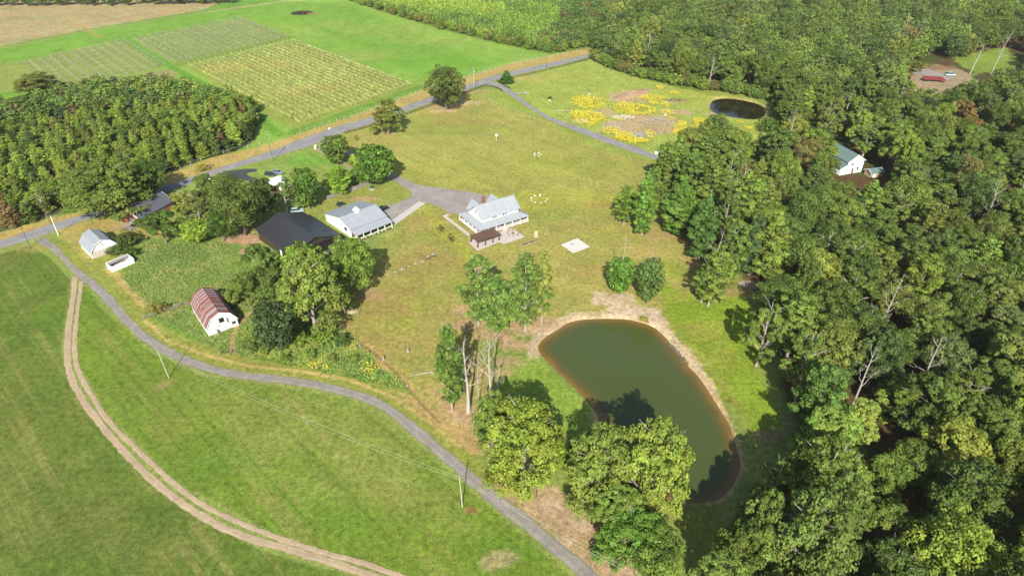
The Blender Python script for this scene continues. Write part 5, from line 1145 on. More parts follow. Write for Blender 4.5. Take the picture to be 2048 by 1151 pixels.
# leaf colours (real albedo)
DK, MD, OL, BR, YG, GG, RU, BL, YL = (.040,.078,.020), (.060,.110,.024), (.085,.115,.030), (.095,.165,.030), (.17,.21,.040), (.085,.12,.050), (.19,.085,.035), (.034,.066,.030), (.26,.25,.04)
def jc(c, a=.18, rnd=random): 
    k = rnd.uniform(1-a, 1+a); g = rnd.uniform(1-a*.5, 1+a*.5); return (c[0]*k*g, c[1]*k, c[2]*k/g)
def T(kind, bx, by, h, wpx, col, label, **kw):
    """tree rooted at the ground point seen at (bx, by); wpx crown width as seen there"""
    X_, Y_ = G(bx, by)
    if h > 40:                     # given as the image height of the crown top: solve for metres
        top = h; lo, hi = 0.5, 45
        for _ in range(30):
            m_ = (lo+hi)/2
            if PX(X_, Y_, m_)[1] > top: lo = m_
            else: hi = m_
        h = lo
    return tree(kind, X_, Y_, h, wpx/PPM(X_, Y_, h*.55), jc(col, .05), label, **kw)
# lawn and drive trees
T('oak',893,219,135,76,(.062,.080,.026),'broad dull green oak with a white trunk on bare ground, by the driveway junction',variant=0)
T('oak',777,269,199,62,(.085,.105,.030),'olive green oak with a pale trunk on the lawn side of the road',variant=1)
T('evergreen',1013,166,142,30,(.035,.085,.022),'round dark evergreen between the road and the side driveway',variant=0)
T('egg',675,329,270,56,(.072,.112,.030),'rounded green tree at the road end of the plank fence',variant=0)
T('egg',757,368,289,80,(.060,.115,.026),'largest rounded tree beside the drive, right of the plank fence corner',variant=1)
T('egg',731,366,328,52,(.066,.118,.026),'lower rounded tree leaning on the left side of the largest drive tree',variant=0)
T('slim',709,334,309,26,YG,'small yellow-green tree between the two plank-fenced drive trees')
T('feathery',681,386,330,48,BR,'bright green ragged tree in the angle of the plank fence',variant=1)
T('egg',619,418,335,54,(.052,.098,.024),'tall dark green pointed tree behind the white outbuilding',variant=0)
T('loose',575,424,348,58,GG,'thin grey-green tree left of the tall pointed one, behind the black barn',variant=1)
T('sapling',880,470,4.2,14,(.05,.055,.03),'small dark sapling on the lawn left of the farmhouse, upper of the two')
T('sapling',903,491,4.6,14,(.05,.055,.03),'small dark sapling on the lawn left of the farmhouse, lower of the two')
T('sapling',712,283,3.0,9,(.09,.12,.05),'tiny bent sapling on the lawn near the olive oak')
# dark oaks round the hidden houses
T('oak',492,470,366,100,(.052,.078,.024),'biggest dark oak with blue-green clumps, left of the black barn',variant=2)
T('oak',468,438,352,78,(.058,.085,.026),'dark oak behind the biggest one, nearest the white shed',variant=0)
T('oak',430,428,346,76,(.060,.090,.026),'dark oak over the road bend with a brownish tinge',variant=3)
T('oak',535,440,358,66,(.046,.072,.022),'dark oak hiding the front of the white-roofed house',variant=1)
T('loose',405,455,384,62,(.085,.105,.030),'thin olive tree between the yellow-green tree and the dark oaks',variant=0)
T('loose',377,440,374,52,(.135,.165,.035),'yellow-green tree standing over the roadside cottage',variant=2)
T('egg',398,484,440,62,(.12,.185,.032),'bright lime green low tree at the edge of the overgrown field',variant=1)
T('oak',332,486,418,80,(.052,.092,.026),'dark green round tree in front of the roadside cottage',variant=4)
T('oak',448,482,425,54,(.045,.085,.022),'dark low tree beside the lime green one',variant=2)
T('big',236,428,322,165,(.074,.108,.030),'huge spreading oak over the road at the left-hand wood',variant=3)
T('oak',300,398,326,76,(.050,.085,.024),'dark tree behind the roadside cottage roof',variant=0)
T('oak',180,405,15,80,(.060,.098,.026),'green tree joining the huge road oak to the wood',variant=4)
T('bush',258,489,4.6,52,(.048,.070,.024),'round dark bush right of the grey gambrel barn',variant=0)
T('bush',245,438,4.2,34,(.055,.085,.024),'green bush at the end wall of the roadside cottage',variant=1)
T('bush',233,508,3.2,34,(.050,.068,.026),'low brownish bush behind the roofless shed',variant=2)
T('bush',262,512,3.4,26,(.040,.075,.022),'small dark bush right behind the roofless shed',variant=0)
T('bush',405,342,3.5,26,(.17,.17,.05),'yellowish bush on the road verge at the top of the dark oaks',variant=1)
# clump below the black barn
T('oak',712,590,479,88,(.085,.135,.030),'round light green shade tree at the left end of the boulder line',variant=0)
T('egg',624,602,490,96,(.080,.125,.030),'green tree with a yellow patch, just below the black barn',variant=0)
T('oak',610,566,493,36,(.20,.21,.045),'small yellow-topped tree squeezed in just below the black barn',variant=1)
T('big',632,662,508,128,(.115,.155,.042),'largest pale green spreading tree of the clump below the black barn',variant=0)
T('loose',690,626,11,50,(.095,.135,.035),'thin pale tree right of the largest pale green one',variant=2)
T('oak',547,602,490,98,(.056,.092,.026),'dark green tree left of the clump below the black barn',variant=1)
T('oak',500,612,545,72,(.066,.100,.028),'medium green low tree right of the rusty-roofed barn',variant=4)
T('bush',468,608,5.0,44,(.100,.120,.035),'olive bush close behind the rusty-roofed barn',variant=1)
T('bush',560,590,5.5,50,(.075,.115,.03),'round green bush in the gap above the trail',variant=0)
T('egg',562,702,606,86,(.030,.052,.026),'dark blue-green round tree above the lane bend',variant=1)
T('bush',505,700,4.0,44,(.070,.095,.030),'ragged bush left of the dark blue-green tree',variant=2)
T('bush',600,690,4.2,42,(.080,.130,.030),'bright bush right of the dark blue-green tree',variant=0)
T('bush',650,682,4.0,46,(.085,.135,.032),'light bush at the foot of the largest pale green tree',variant=1)
T('bush',685,690,3.6,34,(.042,.075,.026),'small dark bush at the top of the ditch',variant=2)
for x, y, h_, w_, c, lb in ((528,708,2.4,26,(.095,.14,.034),'small light bush on the weedy bank, leftmost'),(572,722,2.2,24,(.085,.125,.034),'small bush on the weedy bank, second from left'),(618,716,2.8,32,(.10,.145,.036),'leafy bush in the middle of the weedy bank'),(664,724,2.2,28,(.09,.13,.034),'small bush on the weedy bank near the ditch'),(706,722,1.8,22,(.10,.14,.036),'low bush beside the yellow flower clump on the bank')):
    T('bush', x, y, h_, w_, c, lb)
T('bush',318,622,2.6,36,(.11,.11,.035),'yellow-brown bush in the long grass left of the rusty-roofed barn',variant=2)
# trees between the house and the pond
T('vase',957,650,512,62,(.085,.130,.040),'thin tree with bare upper limbs, leftmost above the pond',variant=0,snag=(4,21.5,.2,.2,7))
T('vase',993,668,555,68,(.080,.135,.038),'full green tree with a bare foot, second from left above the pond',variant=2)
T('vase',1003,662,12,38,(.080,.130,.038),'lower green tree tucked between the second and the tallest above the pond',variant=1)
T('vase',1050,662,513,66,(.078,.125,.038),'tallest full green tree above the left end of the pond',variant=2)
T('vase',1083,648,503,38,(.125,.145,.042),'slender slightly yellow tree right of the tallest green one above the pond',variant=1,snag=(6,20.5,.17,.12,7))
T('egg',1238,589,514,58,(.060,.125,.028),'bright green egg-shaped tree with one bare pole top, above the pond',variant=0,snag=(7,22,.2,.12,4))
T('egg',1294,606,517,56,(.052,.092,.032),'dark green egg-shaped tree with a forked bare top, above the pond',variant=2,snag=(8,20.5,.2,.2,6))
T('vase',1247,449,372,38,(.075,.125,.028),'ragged slim tree with a thin bare tip, leftmost by the upper wood corner',variant=1,snag=(9,17.5,.12,.08,3))
T('feathery',1283,470,345,44,(.066,.125,.028),'bright layered tree second from left by the upper wood corner',variant=0)
T('feathery',1355,469,360,70,(.056,.108,.026),'big dense green tree at the upper corner of the wood',variant=2)
for k, (x, y, tp, w, c, lb) in enumerate([(1325,395,285,46,(.075,.115,.030),'tall green tree right behind the bare white poles'),(1372,420,300,64,(.062,.105,.028),'tall dense tree above the big dense one at the wood corner'),
 (1410,455,325,66,(.082,.118,.034),'tall olive tree inside the upper wood corner'),(1440,500,372,60,(.058,.095,.028),'tall narrow dark tree right of the dark green column'),(1452,560,440,58,(.070,.110,.030),'tall ragged tree right of the leaning pair'),
 (1350,372,272,60,(.085,.130,.034),'light green tree at the end of the side driveway, the tallest there'),(1400,372,270,62,(.066,.100,.030),'dark green tree over the end of the side driveway'),(1450,400,290,64,(.078,.116,.032),'mid green tree below the lowest yellow flowers'),
 (1478,470,350,62,(.090,.135,.034),'fresh green tree above the dark blue-green column'),(1530,560,425,70,(.085,.125,.032),'fresh green tree right of the dark blue-green column'),(1572,720,585,84,(.075,.118,.030),'full green tree behind the thin open tree by the pond'),
 (1590,800,655,90,(.085,.125,.034),'green tree on the wood edge right of the pond middle'),(1612,880,735,90,(.058,.105,.030),'drooping dark green tree on the wood edge right of the pond end')]):
    T(('vase', 'feathery', 'vase', 'loose')[k % 4], x, y, tp, w, c, lb, variant=k)
T('vase',1300,435,335,38,(.070,.115,.028),'green tree behind the bare poles by the upper wood corner',variant=1)
T('feathery',1398,520,390,56,(.044,.085,.028),'tall dark green column behind the leaning pair',variant=0)
T('vase',1402,604,520,44,(.058,.098,.030),'leaning tree with a long bare stem, left of the leaning pair',variant=1,lean=(0,.10),rz=0,snag=(11,25,.26,.2,7))
T('vase',1416,611,505,60,(.095,.135,.034),'yellow-green leaning tree with a pale foot, right of the leaning pair',variant=0,lean=(0,.09),rz=0,snag=(12,19,.24,.2,7))
T('feathery',1497,548,428,64,(.034,.062,.030),'dark blue-green column at the edge of the wood',variant=2)
T('loose',1512,732,590,80,(.085,.125,.034),'thin open tree with a white foot at the pond-side edge of the wood',variant=1,snag=(13,19,.22,.24,8))
T('oak',1545,640,560,90,(.055,.090,.028),'dark tree at the inner edge of the wood above the thin open tree',variant=2)
def dead(label, bx, by, H, r, seed, spread=.24, n=9, lean=(0, 0), rz=0, tw=True):
    X_, Y_ = G(bx, by); t = thing('dead_tree', label, 'dead tree', (X_, Y_, 0), rz); t.rotation_euler[0], t.rotation_euler[1] = lean
    o = link('trunk', dead_mesh(seed, H, r, spread, n, tw), t); return t
dead('thick bleached dead trunk with stubby arms, left of the foreground pair',937,824,22.5,.46,14,.20,9)
dead('thick bleached dead trunk with long right arms, right of the foreground pair',982,807,20,.40,15,.34,10)
dead('bare white dead pole by the upper corner of the wood, right one',1310,422,15.5,.22,17,.06,4)
dead('bare white dead pole by the upper corner of the wood, left one',1293,398,12.5,.18,18,.06,4)
dead('thin grey twiggy dead stem standing between the foreground bleached pair',958,812,15,.13,41,.22,12)
dead('thin grey twiggy dead stem just right of the foreground bleached pair',996,800,13,.12,42,.26,12)
dead('slanting twiggy dead tree left of the ivy-clad foreground tree',905,742,17,.22,19,.26,14,(0,-.10))
dead('grey bare leaning tree among the trees behind the concrete pad clearing',1395,372,13,.3,24,.3,8,(0,.2))
T('vase',905,822,655,52,(.062,.110,.028),'ivy-green ragged column beside the bleached dead trunks',variant=1)
for k, (x, y, H, la, lb) in enumerate([(1180-12,98,12,'',''),(1289,98,17,'',''),(1415,150,17,'',''),(1600,170,16,'',''),(1805,55,15,'',''),(1980,152,24,'',''),(1940,148,15,'',''),(1570,282,18,'',''),(1960,440,18,'',''),(1750,640,18,'',''),(1700,790,17,'',''),(1830,770,17,'',''),(1480,380,14,'','')]):
    lab = ['','bare white dead tree at the upper wood edge, left one','bare white dead tree at the upper wood edge, right one','grey dead tree in the woods above the small far pond','dead tree deep in the far right woods near the top edge','tall leaning white dead trunk near the upper right edge','short white dead trunk left of the tall leaning one at the right edge','pale dead stem rising right of the small far pond','forked bare grey tree inside the right woods level with the farmhouse','grey twiggy dead crown in the woods right of the pond, upper one','grey twiggy dead crown in the woods right of the pond, lower one','forked bare branches in the middle of the right-hand woods','bare pale branches over the trees behind the side driveway end'][k]
    if k: dead(lab, x, y+30 if k not in (5, 6) else y, H+3, .3, 30+k, .28, 8, (0, .12 if k in (5, 6) else .05*((k*3) % 4-1)))
b = MB(); b.tube([(0,0,.15),(2,.6,.3),(5,1.0,.5),(7.5,1.2,.25)], [.06,.1,.12,.14], 5)
for k in range(7): x = 1+k*.8; b.tube([(x,.3+k*.1,.3),(x-.9,.3+(-1)**k*1.3,.5+.1*k)], [.05,.02], 4)
o = b.build('fallen_branch', M['deadwood']); o.location = (*G(822,752), 0); tag(o, 'bleached fallen branch on the grass left of the ivy-green column', 'branch')
# foreground trees by the lane and pond dam
FG = [('big',1622,1035,890,175,(.082,.120,.032),0,'large mid green tree right of the near end of the pond'),('big',1590,1185,975,170,(.072,.108,.036),1,'large blue-green lobed tree at the bottom edge right of the dam'),('oak',1490,1190,1085,120,(.080,.122,.032),5,'green tree cut by the bottom edge right of the dam shadow'),
 ('big',1048,968,800,176,(.118,.165,.034),0,'bright yellow-green spreading tree beside the lane, the most yellow in front'),
 ('oak',985,905,785,84,(.075,.120,.032),1,'darker green tree behind the bright yellow-green one'),
 ('big',1195,1012,862,158,(.095,.135,.036),1,'dull green spreading tree between the yellow-green one and the pond'),
 ('big',1296,1022,833,150,(.120,.165,.040),0,'tall pale green tree hanging over the near end of the pond'),
 ('oak',1228,1075,975,110,(.080,.125,.032),3,'mid green tree in front of the tall pale green one'),
 ('big',1262,1118,13.5,150,(.070,.135,.028),1,'fresh green tree below the pond dam'),
 ('oak',1305,1165,13,110,(.075,.120,.030),2,'green tree cut by the bottom edge right of the lane bank'),
 ('oak',1152,940,9,60,(.050,.085,.026),4,'low dark tree on the pond bank behind the dull green one')]
for kd, x, y, h, w, c, vr, lb in FG: T(kd, x, y, h, w, c, lb, variant=vr)
for x, y, h_, w_, kd, c, lb in ((47,83,20.5,10.5,'oak',(.072,.108,.032),'tall green tree at the bottom edge, left of the blue-green lobed one'),(57,79,22,12,'big',(.082,.118,.030),'tall green tree at the bottom edge, right of the blue-green lobed one'),
 (53,92,19,10,'loose',(.085,.12,.034),'airy tree whose shadow crosses the near end of the pond'),(65,87,20,12,'oak',(.065,.10,.030),'dense green tree further right along the bottom edge')):
    tree(kd, x, y, h_, w_, c, lb, variant=1)
tree('oak', 43, 77, 21, 10.5, (.070,.104,.030), 'tall green tree at the bottom edge nearest the pond end', variant=4)
tree('vase', 37, 72, 18, 8, (.075,.115,.032), 'ragged tree half out of the photo at the bottom edge', variant=2)
placed = []
for o in list(COL.objects):
    if o.get('category') in ('tree', 'dead tree'): placed.append((o.location.x, o.location.y, 3.2 if o.name.startswith('dead') else 4.2))
# ---- woods: positions scattered, crowns sized to the gaps
HOLES = [GP(p) for p in ([(1805,205),(1808,140),(1850,112),(1925,120),(2048,76),(2048,175),(1975,200),(1940,222),(1860,228)], [(1640,350),(1662,300),(1700,300),(1760,335),(1795,355),(1800,395),(1770,425),(1700,430),(1640,415)],
 [(1455,335),(1600,355),(1640,380),(1590,392),(1460,368)], [(1395,183),(1440,180),(1540,200),(1572,250),(1555,300),(1500,300),(1400,235)],
 [(1665,990),(1700,980),(1720,1060),(1690,1090),(1660,1040)], [(1780,880),(1820,880),(1830,960),(1790,960)], [(1500,520),(1560,540),(1590,600),(1530,620),(1480,580)], [(1580,830),(1620,850),(1650,930),(1590,940)])]
def scatter(poly, dmin, n, seed, holes=(), avoid=(), inset=2.5):
    r = np.random.default_rng(seed); xs = [p[0] for p in poly]; yy = [p[1] for p in poly]; x0, x1, y0, y1 = max(min(xs), -520), min(max(xs), 520), max(min(yy), 62), min(max(yy), 660)
    P_ = np.stack([r.uniform(x0, x1, n), r.uniform(y0, y1, n)], 1); ok = sdf(P_[:, 0], P_[:, 1], poly) > inset
    for h_ in holes: ok &= ~inside(P_[:, 0], P_[:, 1], h_)
    P_ = P_[ok]; d = P_[:, 1]*CP+CAMH*SP; px = 1024+FPX*P_[:, 0]/d; up = P_[:, 1]*SP-CAMH*CP; py = 575.5-FPX*up/d
    P_ = P_[(px > -70) & (px < 2120) & (py < 1330)]; cell = {}; out = []
    for a in avoid: cell.setdefault((int(a[0]//dmin), int(a[1]//dmin)), []).append(a)
    for x, y in P_:
        i, j = int(x//dmin), int(y//dmin); good = True
        for u_ in (-1, 0, 1):
            for v_ in (-1, 0, 1):
                for q in cell.get((i+u_, j+v_), ()):
                    if (q[0]-x)**2+(q[1]-y)**2 < (q[2] if len(q) > 2 else dmin)**2 or (q[0]-x)**2+(q[1]-y)**2 < (dmin*.9)**2: good = False; break
                if not good: break
            if not good: break
        if good: cell.setdefault((i, j), []).append((x, y)); out.append((x, y))
    return out
W1 = scatter(FOREST, 8.8, 60000, 11, HOLES, placed, 3.0)
W1.sort(key=lambda p: math.hypot(p[0], p[1]))
near, far = W1[:268], W1[268:]
print('woods near', len(near), 'far', len(far))
LM = [('the main pond', 1300, 800), ('the small far pond', 1475, 215), ('the tall white house in the woods', 1697, 325), ('the red lorry clearing', 1865, 160), ('the dark blue-green column', 1497, 500), ('the thin open tree by the pond', 1520, 660), ('the lower right photo corner', 2048, 1151), ('the right photo edge, farmhouse height', 2048, 440), ('the lower woods bare gap', 1690, 1010), ('the foot of the pond dam', 1400, 1060), ('the right photo edge, pond height', 2048, 780), ('the middle of the right-hand woods', 1800, 640), ('the leaning pair of trees', 1430, 570), ('the end of the side driveway', 1340, 330)]
LM2 = [('the huge road oak', 230, 370), ('the tall brown pole', 90, 430), ('the main vineyard corner', 540, 260), ('the left edge of the photo', 0, 300), ('the first vineyard gap', 330, 150), ('the left-hand wood middle', 260, 260), ('the road bend by the cottage', 420, 320), ('the lone tree at the wood top', 75, 150)]
OCC = {}
def where(px, py, lms, what):
    nm, lx, ly = min(lms, key=lambda l: math.hypot(px-l[1], (py-l[2])*1.3)); a = math.degrees(math.atan2(-(py-ly), px-lx)) % 360
    dr = ['right of', 'upper right of', 'above', 'upper left of', 'left of', 'lower left of', 'below', 'lower right of'][int(((a+22.5) % 360)//45)]
    return nm, dr, math.hypot(px-lx, py-ly)
def label_many(items, lms):
    """items: list of (object, description); labels rank each look-alike by distance from a landmark"""
    g_ = {}
    for o, desc, h in items:
        px, py = PX(o.location.x, o.location.y, h*.6); nm, dr, d = where(px, py, lms, desc); g_.setdefault((desc, nm, dr), []).append((d, o))
    rk = ['nearest', 'second nearest', 'third nearest', 'fourth nearest', 'fifth nearest', 'sixth nearest', 'seventh nearest', 'eighth nearest', 'ninth nearest', 'tenth nearest']
    for (desc, nm, dr), L in g_.items():
        L.sort(key=lambda t: t[0])
        for k, (d, o) in enumerate(L): o['label'] = '%s, %s %s %s' % (desc, (('' if k == 0 else ordinal(k+1)+' ')+'nearest') if len(L) > 1 else 'just', dr, nm)
PAL = [((.056,.086,.026),'dark green',24),((.072,.106,.030),'mid green',28),((.086,.112,.034),'olive green',18),((.092,.136,.032),'fresh green',14),((.122,.154,.040),'pale yellow-green',6),((.080,.104,.044),'grey-green',8),((.044,.070,.026),'deep green',6),((.105,.100,.045),'brownish',1)]
wts = [p[2] for p in PAL]; rnd = random.Random(5); items = []
for x, y in near:
    c, nm, _ = rnd.choices(PAL, wts)[0]; k = rnd.random(); kd, kn = ('oak', 'broad tree') if k < .58 else (('loose', 'open airy tree') if k < .74 else (('big', 'many-lobed tree') if k < .86 else (('feathery', 'upright tree') if k < .93 else ('vase', 'ragged tree'))))
    if (x, y) == near[0]: kd = 'oak'
    px, py = PX(x, y, 9)
    if math.hypot(px-1940, (py-232)) < 20: c, nm = (.10,.075,.035), 'rusty red'
    h = rnd.uniform(11.5, 21); w = rnd.uniform(9.5, 15.5) if kd not in ('feathery', 'vase') else rnd.uniform(8, 10)
    o = tree(kd, x, y, h, w, jc(c, .14, rnd), None, group='trees of the right-hand woods', rz=rnd.random()*6.28); o['category'] = 'tree'; items.append((o, '%s %s' % (nm, kn), h))
label_many(items, LM)
def joined(name, pts, kinds, hr, wr, pal, nleaf, seed, size, label, cat_='woodland', grp=None, tn_=(1.26,1.24,.85)):
    """one mesh for trees too many and too far to count"""
    r = random.Random(seed); rg = np.random.default_rng(seed); VV, CC = [], []
    var = []
    for s in range(6):
        H, Wd, z0 = 15, 12, 2.0
        if kinds == 'oak': C_, R3, T_ = lobes_round(H, Wd, z0, 40, .145, seed*7+s, .28, .14, .8)
        else: C_, R3, T_ = lobes_column(H, Wd, .6, 26, 2.3, seed*7+s, lambda f: (1-f)**.8*min(1, .7+f*3)+.06, .15, .6)
        v_, q_, t_ = leaves(C_, R3, T_, nleaf, size*12/((wr[0]+wr[1])/2), seed*3+s, 1.3, .35); var.append((v_/np.array([Wd, Wd, H]), t_))
    for x, y in pts:
        v_, t_ = var[r.randrange(6)]; h, w = r.uniform(*hr), r.uniform(*wr); a = r.random()*6.28; ca, sa = math.cos(a), math.sin(a)
        q = v_*np.array([w, w, h]); q = np.stack([q[:, 0]*ca-q[:, 1]*sa+x, q[:, 0]*sa+q[:, 1]*ca+y, q[:, 2]], 1); c = np.array(jc(pal(x, y, r), .2, r))
        VV.append(q); CC.append(c[None]*(.6+.8*t_[:, None])*np.array([[tn_[0],tn_[1],tn_[2]]]))
    V = np.concatenate(VV); Cc = np.concatenate(CC); Cc = np.concatenate([Cc, np.ones((len(Cc), 1))], 1)
    me = np_mesh(name, V, np.arange(len(V)).reshape(-1, 4), M['leafcol'], False, {'col': ('FLOAT_COLOR', Cc)}); o = link(name, me); tag(o, label, cat_, grp, 'stuff'); return o
def palfar(x, y, r):
    px, py = PX(x, y, 9)
    if math.hypot(px-1940, py-232) < 17: return (.095,.072,.035)
    return r.choices([p[0] for p in PAL], wts)[0]
joined('distant_woodland', far, 'oak', (10, 19), (9, 16), palfar, 2200, 21, .62, 'mass of mixed green woodland crowns filling the upper right of the photo')
# ---- left-hand wood
W2 = scatter(LEFTWOOD, 5.0, 40000, 12, (), placed, 1.2)
W2.sort(key=lambda p: p[1]+.35*abs(p[0])); print('left wood', len(W2))
PAL2 = [((.080,.132,.030),'fresh green',26),((.056,.092,.027),'dark green',20),((.110,.150,.036),'yellow-green',18),((.040,.070,.026),'blackish green',9),((.085,.105,.035),'olive green',16),((.11,.085,.045),'brownish',.7),((.10,.10,.055),'grey-brown',1.5)]
w2 = [p[2] for p in PAL2]; items = []; more = []
for i, (x, y) in enumerate(W2):
    px, py = PX(x, y, 6); fr = (py-150)/200
    c, nm, _ = rnd.choices(PAL2, w2)[0]
    upper = py < 236-.13*px+14
    if not upper and c[0] < .1 and rnd.random() < .5: c, nm = (.105,.155,.034), 'yellow-green'
    broad = (upper and rnd.random() < .75) or rnd.random() < (.38 if px < 330 else .12)
    h = rnd.uniform(3.5, 5.5) if upper else rnd.uniform(7, 11.5)
    if len(items) >= 298: more.append((x, y)); continue
    kd = 'oak' if broad else 'slim'; h = h*.85 if broad and not upper else h; w = rnd.uniform(6, 9) if broad else rnd.uniform(4.2, 6.6)
    o = tree(kd, x, y, h, w, jc(c, .12, rnd), None, group='trees of the left-hand wood', rz=rnd.random()*6.28); o['category'] = 'tree'; items.append((o, '%s %s' % (nm, 'bushy tree' if broad else 'narrow pointed tree'), h))
label_many(items, LM2)
if more: joined('back_of_left_wood', more, 'oak', (6, 9), (6, 9), lambda x, y, r: r.choices([p[0] for p in PAL2], w2)[0], 500, 31, .8, 'bushy dark green thicket at the back of the left-hand wood')
T('oak',1885,236,12,56,(.075,.11,.032),'round green tree just below the red lorry clearing',variant=2)
T('oak',78,186,11,84,(.085,.100,.032),'lone broad olive tree standing above the left-hand wood by the vineyard',variant=1)
T('loose',118,190,8,50,(.050,.075,.030),'dark low tree right of the lone broad olive one',variant=0)
T('oak',60,230,10,80,(.056,.090,.028),'green broad tree below the lone olive one at the wood top',variant=3)
# trees along the top edge, left
items = []
for k in range(30):
    px = -30+k*17+rnd.uniform(-4, 4); X_, Y_ = G(px, 13-px*.012+rnd.uniform(-2, 1)); h = rnd.uniform(7, 10)
    o = tree('oak', X_, Y_, h, rnd.uniform(9, 12), jc(rnd.choice([DK, MD, OL]), .1, rnd), 'dark hedge tree', group='trees along the top left edge of the photo'); items.append((o, 'dark hedge tree', h))
for k, (o, d, h) in enumerate(sorted(items, key=lambda t: t[0].location.x)): o['label'] = 'dark hedge tree behind the tan field, %s from the left edge' % ordinal(k+1)
# young pine plantation and thicket, top middle
PP = GP([(690,-40),(700,2),(760,22),(880,58),(1000,88),(1100,108),(1180,95),(1192,70),(1230,40),(1290,-40)])
a_ = ang_px((800,10),(1000,60)); ca, sa = math.cos(a_), math.sin(a_); pts = []
for i in range(-160, 160):
    for j in range(-160, 160):
        x = i*2.6+rnd.uniform(-.3, .3); y = j*3.4+rnd.uniform(-.3, .3); X_, Y_ = x*ca-y*sa, 540+x*sa+y*ca
        if 400 < Y_ < 650 and -170 < X_ < 130: pts.append((X_, Y_))
pa = np.array(pts); ins = sdf(pa[:, 0], pa[:, 1], PP); pts = [tuple(p) for p, d in zip(pa, ins) if d > 4]
def palpine(x, y, r):
    px, py = PX(x, y, 3); n_ = float(fbm(np.array([x/22]), np.array([y/22]), 5)[0])
    if abs(py-(px-820)*.04-8) < 9 and px < 1010: return (.15,.20,.038)
    if px > 1120 or n_ < .36: return (.060,.100,.030)
    return (.11,.165,.034) if n_ > .5 else (.085,.135,.030)
joined('pine_plantation', pts, 'cone', (4.5, 6.2), (2.3, 3.0), palpine, 48, 41, .62, 'rows of young bright green pines beyond the far green field', 'plantation', None, (1.3,1.35,1.0)); print('pines', len(pts))
edge = [p for p, d in zip(pa, ins) if 0 < d <= 11]; rnd.shuffle(edge); edge = [tuple(p) for p in edge[:330]]+[p for p in pts if PX(*p)[0] > 1090][:0]
items = []; chosen = []
for p in edge:
    if all((p[0]-q[0])**2+(p[1]-q[1])**2 > 6.0**2 for q in chosen): chosen.append(p)
for x, y in chosen:
    c, nm = rnd.choice([((.055,.095,.028),'dark green'),((.075,.12,.03),'mid green'),((.1,.15,.034),'light green'),((.085,.10,.035),'olive')])
    o = tree('bush', x, y, rnd.uniform(4.5,7), rnd.uniform(6,8.5), jc(c, .12, rnd), None, group='bushes along the edge of the young pines'); o['category'] = 'bush'; items.append((o, nm+' bush', 5))
label_many(items, [('the black burnt heap', 603, 26), ('the far field top', 720, 6), ('the far roadside pole', 1093, 110), ('the mid plantation edge', 900, 62), ('the plantation right end', 1175, 95), ('the left plantation edge', 800, 35), ('the lower plantation edge', 1010, 88)])
# mixed thicket at the right end of the plantation
th = scatter(GP([(1060,98),(1100,103),(1180,92),(1200,60),(1290,20),(1300,-40),(1190,-40),(1120,50)]), 6.5, 9000, 51, (), (), 1)
joined('thicket', th, 'oak', (5, 8), (7, 9.5), lambda x, y, r: r.choice([(.055,.095,.028),(.075,.115,.03),(.095,.13,.034),(.10,.095,.045),(.05,.085,.03)]), 420, 61, .8, 'mixed bushy thicket between the young pines and the upper road', 'thicket')
# brush under the clearing and driveway end
for x, y, h, w, c, lb in ((1330,352,6,44,MD,'green bush at the end of the side driveway'),(1372,322,8,50,BR,'bright tree hiding the end of the side driveway'),(1480,305,5,50,MD,'green bush at the lower edge of the flowery paddock'),(1430,290,4,40,OL,'olive bush among the lowest right flowers'),(1535,262,6,50,DK,'dark bush right of the small far pond'),(1590,318,6,44,BR,'bright bush left of the tall white house in the woods'),(1636,330,7,44,MD,'green bushy tree close left of the tall white house'),(1826,208,5.5,40,MD,'green bush in front of the red lorry clearing, left one'),(1866,216,6.5,48,OL,'olive bush in front of the red lorry clearing, middle one'),(1908,206,6.5,46,DK,'dark bush in front of the red lorry clearing, right one'),(1945,196,6,46,MD,'green bush below the tall leaning white trunk'),(1795,152,5,50,(.10,.085,.04),'brownish bush at the left end of the red lorry clearing'),(1828,140,5,44,(.09,.10,.04),'olive bush above the left end of the red lorry clearing'),(1935,184,5,46,OL,'olive bush right of the pale blue pickup'),(1100,199,1.8,9,DK,'tiny dark bush beside the boulder in the paddock'),(1640,300,10,40,DK,'dark evergreen-like bush behind the left side of the white house'),(1288,641,1.2,20,(.17,.17,.05),'low reed clump on the far bank of the pond')):
    T('bush', x, y, h, w, c, lb, catg='bush')
for x, y, lb in ((445,318,'left'),(405,330,'middle'),(370,340,'right')): pass
eb = resample(GP([(1186,121),(1240,144),(1290,158),(1340,169),(1400,178),(1460,186),(1560,206)]), 34); items = []
for x, y in eb:
    c, nm = rnd.choice([((.055,.095,.028),'dark green'),((.075,.12,.03),'mid green'),((.095,.14,.034),'light green'),((.085,.085,.04),'brownish')])
    o = tree('bush', x+rnd.uniform(-1,1), y+rnd.uniform(0,3), rnd.uniform(4,7.5), rnd.uniform(6,9), jc(c, .12, rnd), None, group='bushes along the upper edge of the right-hand woods'); o['category'] = 'bush'; items.append((o, nm+' edge bush', 5))
label_many(items, [('the far road end', 1180, 112), ('the left bare white tree', 1295, 140), ('the right bare white tree', 1420, 170), ('the small far pond', 1475, 215)])
